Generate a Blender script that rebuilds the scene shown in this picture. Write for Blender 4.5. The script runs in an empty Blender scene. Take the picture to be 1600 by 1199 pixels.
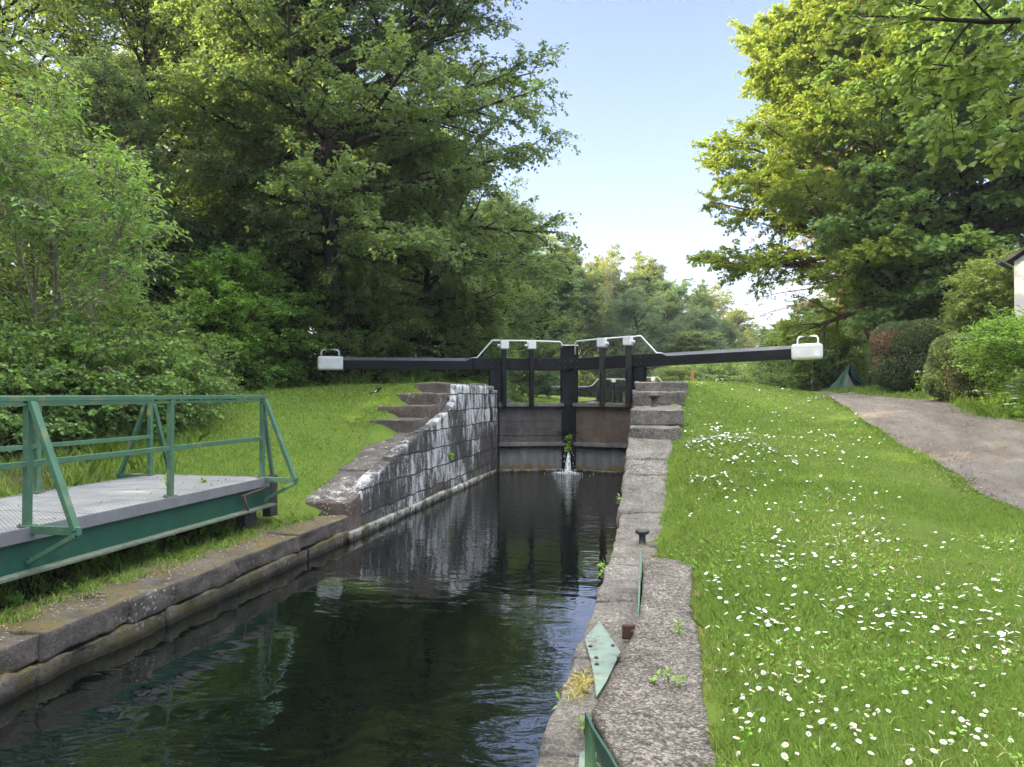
import bpy, bmesh, math, random
import numpy as np
from mathutils import Vector, Matrix, noise
random.seed(7)
RNG = np.random.default_rng(11)
sc = bpy.context.scene
COL = sc.collection
R_ = math.radians

# ------------------------------------------------------------------ camera frame
# world: Y runs along the canal, X to the right, water surface at z = 0
FPX, CZ, HY = 1200.0, 2.35, 615.0
YAW = math.atan(245 / FPX)
FW = (-math.sin(YAW), math.cos(YAW)); RT = (math.cos(YAW), math.sin(YAW))
def W(px, d):
    u = (px - 800) / FPX * d
    return (d * FW[0] + u * RT[0], d * FW[1] + u * RT[1])
def zat(py, d): return CZ - (py - HY) / FPX * d
def cdepth(x, y): return x * FW[0] + y * FW[1]
def cpx(x, y):
    d = cdepth(x, y); return 800 + (x * RT[0] + y * RT[1]) / np.maximum(d, .01) * FPX

cam = bpy.data.cameras.new('camera'); cam.lens = 27.0; cam.sensor_width = 36.0
cam.clip_start = .05; cam.clip_end = 3000
co = bpy.data.objects.new('camera', cam); COL.objects.link(co); sc.camera = co
co.location = (0, 0, CZ)
co.rotation_euler = (math.pi / 2 + math.atan((HY - 599.5) / FPX), 0, YAW)

# ------------------------------------------------------------------ light
SUN_EL, SUN_AZ = R_(22), R_(-103)          # azimuth measured from +Y towards +X
w = bpy.data.worlds.new('World'); sc.world = w; w.use_nodes = True
nt = w.node_tree; bg = nt.nodes['Background']
sky = nt.nodes.new('ShaderNodeTexSky'); sky.sky_type = 'NISHITA'; sky.sun_disc = False
sky.sun_elevation = SUN_EL; sky.sun_rotation = SUN_AZ
sky.air_density = 1.0; sky.dust_density = 2.2; sky.ozone_density = 2.2; sky.altitude = 60
# bright white added to the unseen upper sky to light the shaded foreground
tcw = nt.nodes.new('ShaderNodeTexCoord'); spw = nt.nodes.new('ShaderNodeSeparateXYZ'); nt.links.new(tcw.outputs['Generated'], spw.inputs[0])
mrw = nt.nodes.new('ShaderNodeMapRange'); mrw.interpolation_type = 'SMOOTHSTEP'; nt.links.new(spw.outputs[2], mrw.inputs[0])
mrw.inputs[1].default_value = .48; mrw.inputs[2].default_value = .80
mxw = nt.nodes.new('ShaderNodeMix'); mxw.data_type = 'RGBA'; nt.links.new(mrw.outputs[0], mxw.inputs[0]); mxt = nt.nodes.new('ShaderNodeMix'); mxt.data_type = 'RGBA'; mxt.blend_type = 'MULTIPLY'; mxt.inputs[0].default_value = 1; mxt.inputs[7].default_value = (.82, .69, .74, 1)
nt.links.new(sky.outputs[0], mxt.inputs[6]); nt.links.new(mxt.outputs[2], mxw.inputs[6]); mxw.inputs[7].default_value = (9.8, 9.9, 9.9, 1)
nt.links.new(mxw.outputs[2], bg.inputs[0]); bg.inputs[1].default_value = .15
sl = bpy.data.lights.new('sun', 'SUN'); sl.energy = 5.0; sl.angle = R_(.5); sl.color = (1, .84, .48)
so = bpy.data.objects.new('sun', sl); COL.objects.link(so)
sd = Vector((math.sin(SUN_AZ) * math.cos(SUN_EL), math.cos(SUN_AZ) * math.cos(SUN_EL), math.sin(SUN_EL)))
so.rotation_euler = sd.to_track_quat('Z', 'Y').to_euler(); so.location = (-40, 10, 40)
sc.view_settings.view_transform = 'Standard'; sc.view_settings.look = 'None'
sc.view_settings.exposure = 2.0; sc.view_settings.gamma = 1.0
sc.render.engine = 'CYCLES'
cy = sc.cycles
cy.max_bounces = 8; cy.diffuse_bounces = 5; cy.glossy_bounces = 3; cy.transmission_bounces = 4
cy.transparent_max_bounces = 6; cy.caustics_reflective = False; cy.caustics_refractive = False
cy.use_denoising = True; cy.use_adaptive_sampling = True; cy.adaptive_threshold = .015
cy.sample_clamp_indirect = 6

# ------------------------------------------------------------------ materials
def mat(name):
    m = bpy.data.materials.new(name); m.use_nodes = True
    n = m.node_tree.nodes; n.clear()
    out = n.new('ShaderNodeOutputMaterial')
    return m, n, m.node_tree.links, out
def N(n, t, **kw):
    x = n.new('ShaderNode' + t)
    for k, v in kw.items(): setattr(x, k, v)
    return x
def ramp(n, pts, interp='LINEAR'):
    r = n.new('ShaderNodeValToRGB'); r.color_ramp.interpolation = interp
    e = r.color_ramp.elements
    while len(e) < len(pts): e.new(.5)
    for el, (p, c) in zip(e, pts):
        el.position = p; el.color = c if len(c) == 4 else (*c, 1)
    return r
def mixc(n, l, f, a, b, mode='MIX'):
    m = n.new('ShaderNodeMix'); m.data_type = 'RGBA'; m.blend_type = mode
    for i, v in ((0, f), (6, a), (7, b)):
        if hasattr(v, 'is_output'): l.new(v, m.inputs[i])
        elif i == 0: m.inputs[0].default_value = v
        else: m.inputs[i].default_value = (*v, 1) if len(v) == 3 else v
    return m.outputs[2]
def pos(n, l, scale=(1, 1, 1), local=False):
    if local: o = N(n, 'TexCoord').outputs['Object']
    else: o = N(n, 'NewGeometry').outputs['Position']
    mp = N(n, 'Mapping'); l.new(o, mp.inputs[0]); mp.inputs[3].default_value = scale
    return mp.outputs[0]
def noi(n, l, vec, scale, detail=4, rough=.6, dist=0):
    t = N(n, 'TexNoise'); l.new(vec, t.inputs['Vector']); t.inputs['Scale'].default_value = scale
    t.inputs['Detail'].default_value = detail; t.inputs['Roughness'].default_value = rough
    t.inputs['Distortion'].default_value = dist
    return t.outputs[0]
def princ(n, l, out, col, rough=.8, spec=.3, metal=0, bump=None, bstr=.4, bdist=.02):
    b = N(n, 'BsdfPrincipled')
    if hasattr(col, 'is_output'): l.new(col, b.inputs['Base Color'])
    else: b.inputs['Base Color'].default_value = (*col, 1)
    if hasattr(rough, 'is_output'): l.new(rough, b.inputs['Roughness'])
    else: b.inputs['Roughness'].default_value = rough
    b.inputs['Metallic'].default_value = metal; b.inputs['Specular IOR Level'].default_value = spec
    if bump is not None:
        bp = N(n, 'Bump'); bp.inputs['Strength'].default_value = bstr; bp.inputs['Distance'].default_value = bdist
        l.new(bump, bp.inputs['Height']); l.new(bp.outputs[0], b.inputs['Normal'])
    l.new(b.outputs[0], out.inputs[0]); return b
def th(n, l, v, a, b):
    r = ramp(n, [(a, (0, 0, 0)), (b, (1, 1, 1))] if a < b else [(b, (1, 1, 1)), (a, (0, 0, 0))]); l.new(v, r.inputs[0]); return r.outputs[0]
def math_(n, l, op, a, b):
    m = N(n, 'Math', operation=op)
    for i, v in ((0, a), (1, b)):
        if hasattr(v, 'is_output'): l.new(v, m.inputs[i])
        else: m.inputs[i].default_value = v
    return m.outputs[0]

def leaf_mat(name, c1, c2, trans=.35, tcol=None, rough=.55, spec=.25, kk=1.75):
    c1, c2 = [(min(.5, c[0] * kk * .92), min(.5, c[1] * kk), min(.3, c[2] * kk * 1.05)) for c in (c1, c2)]
    m, n, l, o = mat(name)
    a = N(n, 'Attribute'); a.attribute_name = 'tint'
    f = a.outputs['Fac']
    big = noi(n, l, pos(n, l), .45, 2)
    f2 = math_(n, l, 'ADD', math_(n, l, 'MULTIPLY', f, .65), math_(n, l, 'MULTIPLY', big, .42))
    col = mixc(n, l, f2, c1, c2)
    b = N(n, 'BsdfPrincipled'); l.new(col, b.inputs['Base Color']); b.inputs['Roughness'].default_value = rough
    b.inputs['Specular IOR Level'].default_value = spec
    t = N(n, 'BsdfTranslucent')
    tc = mixc(n, l, .55, col, tcol or (min(1, c2[0] * 2.2), min(1, c2[1] * 1.9), c2[2] * .7))
    l.new(tc, t.inputs[0])
    mx = N(n, 'MixShader'); mx.inputs[0].default_value = trans
    l.new(b.outputs[0], mx.inputs[1]); l.new(t.outputs[0], mx.inputs[2]); l.new(mx.outputs[0], o.inputs[0])
    return m
M = {}
M['leaf_beech'] = leaf_mat('beech leaves', (.034, .056, .026), (.088, .125, .044), .45, None, .5, .3, 2.2)
M['leaf_beech2'] = leaf_mat('hornbeam leaves', (.042, .070, .024), (.112, .155, .042), .45, None, .5, .3, 2.0)
M['leaf_ash'] = leaf_mat('ash leaves', (.075, .135, .040), (.175, .27, .070))
M['leaf_haw'] = leaf_mat('field maple leaves', (.065, .130, .026), (.170, .270, .050))
M['leaf_ivy'] = leaf_mat('ivy leaves', (.038, .060, .026), (.100, .125, .046), .4, None, .5, .3, 2.0)
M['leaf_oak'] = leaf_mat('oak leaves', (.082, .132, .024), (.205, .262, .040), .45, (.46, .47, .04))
M['leaf_syc'] = leaf_mat('sycamore leaves', (.050, .088, .028), (.125, .185, .050), .38)
M['leaf_maple'] = leaf_mat('maple leaves', (.075, .120, .026), (.170, .230, .048), .45, (.30, .34, .05))
M['leaf_far'] = leaf_mat('far leaves', (.050, .085, .035), (.120, .165, .055), .4, None, .5, .2, 1.25)
M['leaf_fargold'] = leaf_mat('far pale leaves', (.085, .110, .035), (.190, .210, .060), .42, None, .5, .2, 1.35)
M['leaf_fardark'] = leaf_mat('far dark leaves', (.034, .062, .036), (.080, .118, .055), .42, None, .5, .3, 2.1)
M['leaf_hedge'] = leaf_mat('hedge leaves', (.036, .058, .024), (.105, .130, .050), .15)
M['leaf_brown'] = leaf_mat('dead hedge leaves', (.10, .060, .035), (.22, .14, .085), .1)
M['leaf_shrub'] = leaf_mat('privet leaves', (.060, .120, .020), (.15, .25, .038), .35)
M['leaf_laurel'] = leaf_mat('laurel leaves', (.07, .11, .025), (.20, .23, .055), .3)
M['leaf_bramble'] = leaf_mat('bramble leaves', (.045, .085, .022), (.130, .200, .048), .3)
M['leaf_conifer'] = leaf_mat('conifer needles', (.075, .060, .028), (.16, .12, .045), .15)
M['grass'] = leaf_mat('grass blades', (.108, .176, .031), (.260, .345, .070), .35, (.34, .46, .06), .6, .15, 1.28)
M['drygrass'] = leaf_mat('dry grass', (.20, .14, .06), (.38, .28, .12), .2)
M['weed'] = leaf_mat('weed leaves', (.08, .17, .02), (.20, .36, .05), .3)

def bark(name, c1, c2, sc_=6):
    m, n, l, o = mat(name)
    v = noi(n, l, pos(n, l, (1, 1, .25)), sc_, 6)
    r = ramp(n, [(.3, c1), (.7, c2)]); l.new(v, r.inputs[0])
    princ(n, l, o, r.outputs[0], .9, .15, 0, v, .8, .04); return m
M['bark_dark'] = bark('dark bark', (.018, .015, .012), (.06, .05, .04))
M['bark_pale'] = bark('pale ash bark', (.11, .10, .075), (.27, .25, .20))
M['bark_red'] = bark('reddish brown bark', (.075, .045, .028), (.17, .105, .065))
M['bark_grey'] = bark('grey bark', (.06, .055, .045), (.14, .13, .11))

def stone(name, c1, c2, lich=.55, streak=1, moss=False, joints=None, lcol=(.55, .55, .52), scale=1.0, pock=True, speck=0):
    m, n, l, o = mat(name)
    p = pos(n, l)
    v = noi(n, l, p, 3.2 * scale, 8, .7)
    fine = noi(n, l, p, 27 * scale, 6, .8)
    r = ramp(n, [(.28, c1), (.72, c2)]); l.new(v, r.inputs[0])
    col = mixc(n, l, .55, r.outputs[0], (.5, .5, .5), 'OVERLAY')
    fr = ramp(n, [(.32, (.45, .45, .45)), (.68, (1.5, 1.48, 1.45))]); l.new(fine, fr.inputs[0])
    col = mixc(n, l, .8, r.outputs[0], fr.outputs[0], 'MULTIPLY')
    if speck:
        va = N(n, 'TexVoronoi'); l.new(p, va.inputs['Vector']); va.inputs['Scale'].default_value = 80
        sv = N(n, 'SeparateXYZ'); l.new(va.outputs['Color'], sv.inputs[0])
        rs = ramp(n, [(.1, (.34, .33, .32)), (.55, (.95, .93, .91)), (.95, (1.85, 1.8, 1.75))]); l.new(sv.outputs[0], rs.inputs[0])
        col = mixc(n, l, speck, col, rs.outputs[0], 'MULTIPLY')
    if joints:
        sx, sz, x0 = joints
        sep = N(n, 'SeparateXYZ'); l.new(p, sep.inputs[0]); cmb = N(n, 'CombineXYZ')
        l.new(sep.outputs[1], cmb.inputs[0]); l.new(sep.outputs[2], cmb.inputs[1])
        wob = N(n, 'VectorMath', operation='ADD'); l.new(cmb.outputs[0], wob.inputs[0])
        nn = N(n, 'TexNoise'); l.new(p, nn.inputs['Vector']); nn.inputs['Scale'].default_value = 1.7
        ws = N(n, 'VectorMath', operation='SCALE'); l.new(nn.outputs[1], ws.inputs[0]); ws.inputs[3].default_value = .13
        l.new(ws.outputs[0], wob.inputs[1])
        br = N(n, 'TexBrick'); l.new(wob.outputs[0], br.inputs['Vector'])
        br.inputs['Scale'].default_value = 1; br.inputs['Brick Width'].default_value = sx; br.inputs['Row Height'].default_value = sz
        br.inputs['Mortar Size'].default_value = .016; br.inputs['Mortar Smooth'].default_value = .35
        br.offset = .43; br.inputs['Color1'].default_value = (1, 1, 1, 1); br.inputs['Color2'].default_value = (.66, .66, .66, 1)
        br.inputs['Mortar'].default_value = (.42, .42, .42, 1)
    if lich > 0:
        ps = pos(n, l, (1, 1, 1 / streak))
        a = noi(n, l, ps, 5.5 * scale, 7, .68, .4); b = noi(n, l, pos(n, l), .75, 3, .5)
        s = math_(n, l, 'ADD', math_(n, l, 'MULTIPLY', a, .72), math_(n, l, 'MULTIPLY', b, .5))
        if joints:
            s = math_(n, l, 'ADD', s, math_(n, l, 'MULTIPLY', math_(n, l, 'SUBTRACT', br.outputs[0], .83), .26))
            gs = N(n, 'NewGeometry'); sz_ = N(n, 'SeparateXYZ'); l.new(gs.outputs['Position'], sz_.inputs[0])
            s = math_(n, l, 'ADD', s, math_(n, l, 'MULTIPLY', math_(n, l, 'SUBTRACT', sz_.outputs[2], 1.2), .035))
        s = math_(n, l, 'ADD', s, math_(n, l, 'MULTIPLY', math_(n, l, 'SUBTRACT', fine, .5), .42))
        k = th(n, l, s, 1.0 - lich * .62, 1.12 - lich * .62)
        lc = mixc(n, l, fine, lcol, tuple(x * .62 for x in lcol))
        col = mixc(n, l, k, col, lc)
        # small round lichen spots
        vo = N(n, 'TexVoronoi'); l.new(p, vo.inputs['Vector']); vo.inputs['Scale'].default_value = 16 * scale
        k2 = math_(n, l, 'MULTIPLY', math_(n, l, 'MULTIPLY', th(n, l, vo.outputs['Distance'], .34, .16), th(n, l, fine, .4, .55)), th(n, l, b, .5, .62))
        col = mixc(n, l, k2, col, tuple(x * .8 for x in lcol))
    if joints:
        col = mixc(n, l, .75, col, br.outputs[0], 'MULTIPLY')
        hgt = math_(n, l, 'SUBTRACT', v, math_(n, l, 'MULTIPLY', br.outputs[1], 1.2))
    else: hgt = v
    if moss == 2:
        gn = N(n, 'NewGeometry'); sn = N(n, 'SeparateXYZ'); l.new(gn.outputs['Normal'], sn.inputs[0])
        k = math_(n, l, 'MULTIPLY', th(n, l, sn.outputs[2], .6, .9), th(n, l, noi(n, l, p, 2.6, 7, .7), .42, .58))
        mo = mixc(n, l, noi(n, l, p, 5, 4), (.16, .10, .055), (.085, .095, .022)); mo = mixc(n, l, .7, mo, fr.outputs[0], 'MULTIPLY')
        col = mixc(n, l, math_(n, l, 'MULTIPLY', k, .9), col, mo)
    if moss:
        gz = N(n, 'NewGeometry'); sp = N(n, 'SeparateXYZ'); l.new(gz.outputs['Position'], sp.inputs[0])
        zz = math_(n, l, 'ADD', sp.outputs[2], math_(n, l, 'MULTIPLY', noi(n, l, p, 2.2, 4), .55))
        k = th(n, l, zz, .52, .34)
        k = math_(n, l, 'MULTIPLY', k, th(n, l, noi(n, l, p, 4.5, 5), .44, .56))
        col = mixc(n, l, k, col, (.060, .055, .018))
        wet = th(n, l, sp.outputs[2], .09, .03)
        col = mixc(n, l, math_(n, l, 'MULTIPLY', wet, .8), col, (.012, .012, .010))
    hs = math_(n, l, 'ADD', math_(n, l, 'MULTIPLY', fine, .45), hgt)
    if pock:
        vp = N(n, 'TexVoronoi'); l.new(p, vp.inputs['Vector']); vp.inputs['Scale'].default_value = 30 * scale
        hs = math_(n, l, 'ADD', hs, math_(n, l, 'MULTIPLY', th(n, l, vp.outputs['Distance'], .05, .4), .12))
    princ(n, l, o, col, .92, .2, 0, hs, .85, .03)
    return m
M['wall'] = stone('lichen streaked lock wall stone', (.022, .022, .024), (.130, .125, .121), .665, 2.6, True, (1.05, .40, 0), (.66, .68, .70))
M['step'] = stone('lichen covered step stone', (.050, .044, .042), (.150, .132, .122), .55, 1, False, None, (.55, .54, .52))
M['stepdark'] = stone('dark step stone', (.055, .044, .038), (.165, .130, .110), .42, 1, False)
M['coping'] = stone('grey coping stone', (.078, .073, .066), (.220, .206, .190), .38, 1, False, None, (.46, .44, .42), 1.0, True, .5)
M['quay'] = stone('mossy quay stone', (.045, .040, .036), (.135, .120, .105), .44, 1.5, 2, None, (.52, .51, .50))
M['slab'] = stone('rough exposed concrete', (.074, .067, .060), (.212, .194, .174), .28, 1, False, None, (.42, .40, .38), 1.3, True, .85)
M['ledge'] = stone('pale waterline stone', (.13, .13, .12), (.36, .36, .34), .62, 1.2, True, None, (.62, .62, .62))

def paint(name, c, rough=.5, wear=.0, wcol=(.3, .2, .12), var=.25, spec=.4, wth=.62, bump=.15, wscale=7):
    m, n, l, o = mat(name)
    p = pos(n, l, local=True)
    v = noi(n, l, p, 5, 6, .7)
    r = ramp(n, [(.25, tuple(x * (1 - var) for x in c)), (.75, tuple(min(1, x * (1 + var)) for x in c))]); l.new(v, r.inputs[0])
    col = r.outputs[0]
    if wear > 0:
        k = th(n, l, noi(n, l, p, wscale, 8, .72, .3), wth, wth + .05)
        col = mixc(n, l, math_(n, l, 'MULTIPLY', k, wear), col, wcol)
    princ(n, l, o, col, rough, spec, 0, noi(n, l, p, 30, 5), bump, .01); return m
M['black'] = paint('black painted oak', (.009, .010, .013), .62, .5, (.045, .045, .05), .35, .18, .6, .3)
M['black_grey'] = paint('faded black timber', (.03, .028, .027), .7, .6, (.085, .075, .065), .4, .2, .55, .35)
M['beamtop'] = paint('lit chamfer highlight', (.075, .082, .10), .55, .3, (.03, .03, .035))  # lit highlight of the beam's upper faces painted as paler blue-grey, with worn patches
M['white'] = paint('white paint', (.68, .70, .73), .5, .5, (.42, .43, .43), .08, .35, .66)
M['green'] = paint('green painted steel', (.060, .142, .088), .5, .75, (.15, .17, .095), .22, .4, .55, .15, 4)
M['greendark'] = paint('dark green girder paint', (.014, .066, .043), .45, .6, (.055, .075, .04), .25, .4, .6, .15, 3)
M['flange'] = paint('weathered flange', (.13, .155, .115), .7, .7, (.07, .10, .06), .3, .3, .5)
M['rust'] = paint('rusty iron', (.085, .042, .03), .8, .6, (.16, .075, .045), .3)
M['iron'] = paint('black cast iron', (.028, .030, .033), .42, .35, (.10, .075, .06), .25, .5)
M['oldiron'] = paint('old weathered iron', (.075, .066, .060), .7, .5, (.13, .10, .08), .25, .4)
M['aqua'] = paint('worn pale green steel', (.165, .225, .20), .75, .9, (.13, .105, .095), .25, .25, .52, .2, 6)
M['greenpeel'] = paint('peeling green paint', (.022, .070, .048), .6, .9, (.30, .35, .28), .3, .3, .60, .3, 14)
M['post'] = paint('new wooden post', (.42, .24, .10), .8, .3, (.25, .14, .06))
M['tent'] = paint('dark green tent fabric', (.028, .105, .075), .6, 0, (0, 0, 0), .12, .25)
M['tentpale'] = paint('pale green tent fabric', (.12, .22, .185), .6, 0, (0, 0, 0), .1, .25)
M['tentin'] = paint('pale inner tent', (.40, .46, .43), .7)
M['dark'] = paint('dark clutter', (.03, .03, .035), .8)
M['blue'] = paint('blue sign board', (.012, .045, .20), .5)
M['polegrey'] = paint('galvanised pole', (.35, .35, .32), .5)
M['render'] = paint('rough white render', (.62, .60, .58), .95, .4, (.40, .38, .36), .1, .1, .6, .8, 12)
M['slate'] = paint('dark slate', (.035, .037, .042), .7, .3, (.07, .07, .07))
M['gutter'] = paint('grey gutter', (.06, .06, .065), .5)
M['yellow'] = paint('yellow petals', (.75, .52, .012), .6)
M['petal'] = paint('white petals', (.80, .80, .78), .6, 0, (0, 0, 0), .05, .2)
M['disc'] = paint('yellow flower disc', (.75, .45, .02), .7)
M['stem'] = paint('green stem', (.10, .17, .03), .7)
M['bird'] = paint('black plumage', (.008, .008, .011), .45)
M['birdw'] = paint('white plumage', (.6, .6, .6), .7)
M['hedgecore'] = paint('hedge twigs', (.028, .026, .016), .95)
M['litter'] = leaf_mat('leaf litter', (.10, .070, .04), (.25, .18, .11), .1)

# gate planking
def plank_mat(name, c1, c2, band=False):
    m, n, l, o = mat(name)
    p = pos(n, l)
    v = noi(n, l, pos(n, l, (1, 1, .5)), 2.6, 8, .72); f = noi(n, l, pos(n, l, (1.5, 1.5, 9)), 7, 5, .7)
    r = ramp(n, [(.3, c1), (.72, c2)]); l.new(v, r.inputs[0])
    fr = ramp(n, [(.3, (.6, .6, .6)), (.7, (1.3, 1.3, 1.3))]); l.new(f, fr.inputs[0])
    col = mixc(n, l, .7, r.outputs[0], fr.outputs[0], 'MULTIPLY')
    g = noi(n, l, p, 9, 6, .7)
    col = mixc(n, l, math_(n, l, 'MULTIPLY', th(n, l, g, .6, .68), .55), col, (.20, .19, .18))
    sp = N(n, 'SeparateXYZ'); l.new(p, sp.inputs[0])
    if band:
        zz = math_(n, l, 'ADD', sp.outputs[2], math_(n, l, 'MULTIPLY', noi(n, l, p, 1.4, 4), .5))
        st = th(n, l, noi(n, l, pos(n, l, (1, 1, .12)), 7, 5, .7), .35, .65)
        k = math_(n, l, 'MULTIPLY', th(n, l, zz, .98, .70), math_(n, l, 'ADD', math_(n, l, 'MULTIPLY', st, .5), .4))
        col = mixc(n, l, k, col, (.20, .195, .185))
        k = math_(n, l, 'MULTIPLY', th(n, l, zz, .47, .40), th(n, l, noi(n, l, p, 3, 6, .7), .42, .54))
        col = mixc(n, l, k, col, (.14, .098, .022))
        col = mixc(n, l, th(n, l, zz, .30, .25), col, (.05, .045, .036))
    princ(n, l, o, col, .85, .25, 0, math_(n, l, 'ADD', v, f), .6, .02); return m
M['plank'] = plank_mat('weathered gate planking', (.045, .042, .042), (.135, .122, .110))
M['plank_red'] = plank_mat('brownish gate planking', (.060, .044, .042), (.185, .140, .105))
M['plank_low'] = plank_mat('stained lower planking', (.022, .024, .028), (.060, .060, .062), True)
M['gatebar'] = plank_mat('grey gate rail', (.085, .080, .075), (.22, .205, .19))

# deck grating
m, n, l, o = mat('steel deck grating')
p = pos(n, l, local=True)
br = N(n, 'TexBrick'); l.new(p, br.inputs['Vector']); br.offset = 0
br.inputs['Scale'].default_value = 1; br.inputs['Brick Width'].default_value = .060; br.inputs['Row Height'].default_value = .048
br.inputs['Mortar Size'].default_value = .011; br.inputs['Color1'].default_value = (.020, .021, .024, 1); br.inputs['Color2'].default_value = (.045, .047, .052, 1)
br.inputs['Mortar'].default_value = (.34, .35, .37, 1)
b2 = N(n, 'TexBrick'); l.new(p, b2.inputs['Vector']); b2.offset = 0
b2.inputs['Brick Width'].default_value = 40; b2.inputs['Row Height'].default_value = .98; b2.inputs['Scale'].default_value = 1
b2.inputs['Mortar Size'].default_value = .012; b2.inputs['Color1'].default_value = (1, 1, 1, 1); b2.inputs['Color2'].default_value = (.92, .92, .92, 1); b2.inputs['Mortar'].default_value = (.35, .35, .35, 1)
vv = ramp(n, [(.3, (.75, .75, .75)), (.7, (1.15, 1.15, 1.15))]); l.new(noi(n, l, p, 2.5, 6), vv.inputs[0])
c = mixc(n, l, 1, br.outputs[0], b2.outputs[0], 'MULTIPLY'); c = mixc(n, l, 1, c, vv.outputs[0], 'MULTIPLY')
princ(n, l, o, c, .6, .4, 0, br.outputs[1], .5, .02); M['grating'] = m
M['deckedge'] = paint('grey deck edging', (.16, .165, .175), .65, .6, (.26, .26, .26), .2, .3, .6)

# water
m, n, l, o = mat('dark canal water')
p = pos(n, l)
sp = N(n, 'SeparateXYZ'); l.new(p, sp.inputs[0])
n1 = noi(n, l, pos(n, l, (1, 1.9, 1)), 1.5, 3, .5, 1.0)
n2 = noi(n, l, pos(n, l, (.75, 2.4, 1)), 8.0, 2, .5, .4)
n3 = noi(n, l, pos(n, l, (1, 1.2, 1)), .8, 2, .5, 2.0)
# ripples spread from the leaking mitre: stronger near the gate
d1 = N(n, 'VectorMath', operation='DISTANCE'); l.new(p, d1.inputs[0]); d1.inputs[1].default_value = (-2.95, 22.3, 0)
wv = N(n, 'TexWave'); wv.wave_type = 'RINGS'; wv.rings_direction = 'SPHERICAL'
mp = N(n, 'Mapping'); mp.inputs[1].default_value = (2.95, -22.3, 0); l.new(N(n, 'NewGeometry').outputs['Position'], mp.inputs[0]); l.new(mp.outputs[0], wv.inputs['Vector'])
wv.inputs['Scale'].default_value = 1.15; wv.inputs['Distortion'].default_value = 3.2; wv.inputs['Detail'].default_value = 2; wv.inputs['Detail Scale'].default_value = 1.4
amp = N(n, 'MapRange'); l.new(d1.outputs['Value'], amp.inputs[0]); amp.inputs[1].default_value = 0; amp.inputs[2].default_value = 10.5
amp.inputs[3].default_value = 1.3; amp.inputs[4].default_value = .06
near = N(n, 'MapRange'); l.new(sp.outputs[1], near.inputs[0]); near.inputs[1].default_value = 4.6; near.inputs[2].default_value = 6.6
near.inputs[3].default_value = .75; near.inputs[4].default_value = .22
h = math_(n, l, 'MULTIPLY', math_(n, l, 'ADD', math_(n, l, 'MULTIPLY', wv.outputs['Fac'], .16), math_(n, l, 'MULTIPLY', n2, .55)), amp.outputs[0])
h = math_(n, l, 'ADD', h, math_(n, l, 'MULTIPLY', math_(n, l, 'ADD', n1, math_(n, l, 'MULTIPLY', n3, 1.4)), near.outputs[0]))
b = princ(n, l, o, (.0022, .0036, .0028), .015, .5, 0, h, .42, .04); b.inputs['IOR'].default_value = 2.3
M['water'] = m
m, n, l, o = mat('white water')
b = princ(n, l, o, (.75, .80, .84), .3, .5); b.inputs['Alpha'].default_value = 1
tb = N(n, 'BsdfTransparent'); mx = N(n, 'MixShader'); k = th(n, l, noi(n, l, pos(n, l, (1, 1, .25)), 22, 4), .36, .6)
l.new(k, mx.inputs[0]); l.new(tb.outputs[0], mx.inputs[1]); l.new(b.outputs[0], mx.inputs[2]); l.new(mx.outputs[0], o.inputs[0])
M['foam'] = m

# ground + path
m, n, l, o = mat('turf and soil')
p = pos(n, l)
a = N(n, 'Attribute'); a.attribute_name = 'lawn'
v = noi(n, l, p, 1.6, 6, .65); f = noi(n, l, p, 26, 5, .7)
gr = ramp(n, [(.3, (.055, .095, .016)), (.7, (.125, .175, .030))]); l.new(math_(n, l, 'ADD', math_(n, l, 'MULTIPLY', v, .6), math_(n, l, 'MULTIPLY', f, .4)), gr.inputs[0])
so_ = ramp(n, [(.32, (.030, .024, .015)), (.5, (.085, .068, .045)), (.62, (.055, .075, .02)), (.75, (.16, .13, .09))]); l.new(math_(n, l, 'ADD', math_(n, l, 'MULTIPLY', v, .55), math_(n, l, 'MULTIPLY', f, .45)), so_.inputs[0])
c = mixc(n, l, a.outputs['Fac'], so_.outputs[0], gr.outputs[0])
princ(n, l, o, c, .95, .1, 0, f, .8, .03); M['ground'] = m
m, n, l, o = mat('gravel towpath')
p = pos(n, l)
v = noi(n, l, p, 1.1, 6, .65, .4); f = noi(n, l, p, 46, 6, .8); g2 = noi(n, l, pos(n, l, (1, .3, 1)), 3.5, 4, .6)
r = ramp(n, [(.3, (.115, .092, .074)), (.7, (.262, .240, .215))]); l.new(math_(n, l, 'ADD', math_(n, l, 'MULTIPLY', v, .5), math_(n, l, 'MULTIPLY', g2, .5)), r.inputs[0])
fr = ramp(n, [(.28, (.45, .45, .45)), (.72, (1.5, 1.48, 1.45))]); l.new(f, fr.inputs[0])
c = mixc(n, l, .85, r.outputs[0], fr.outputs[0], 'MULTIPLY')
princ(n, l, o, c, .95, .1, 0, f, 1, .03); M['path'] = m

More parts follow.
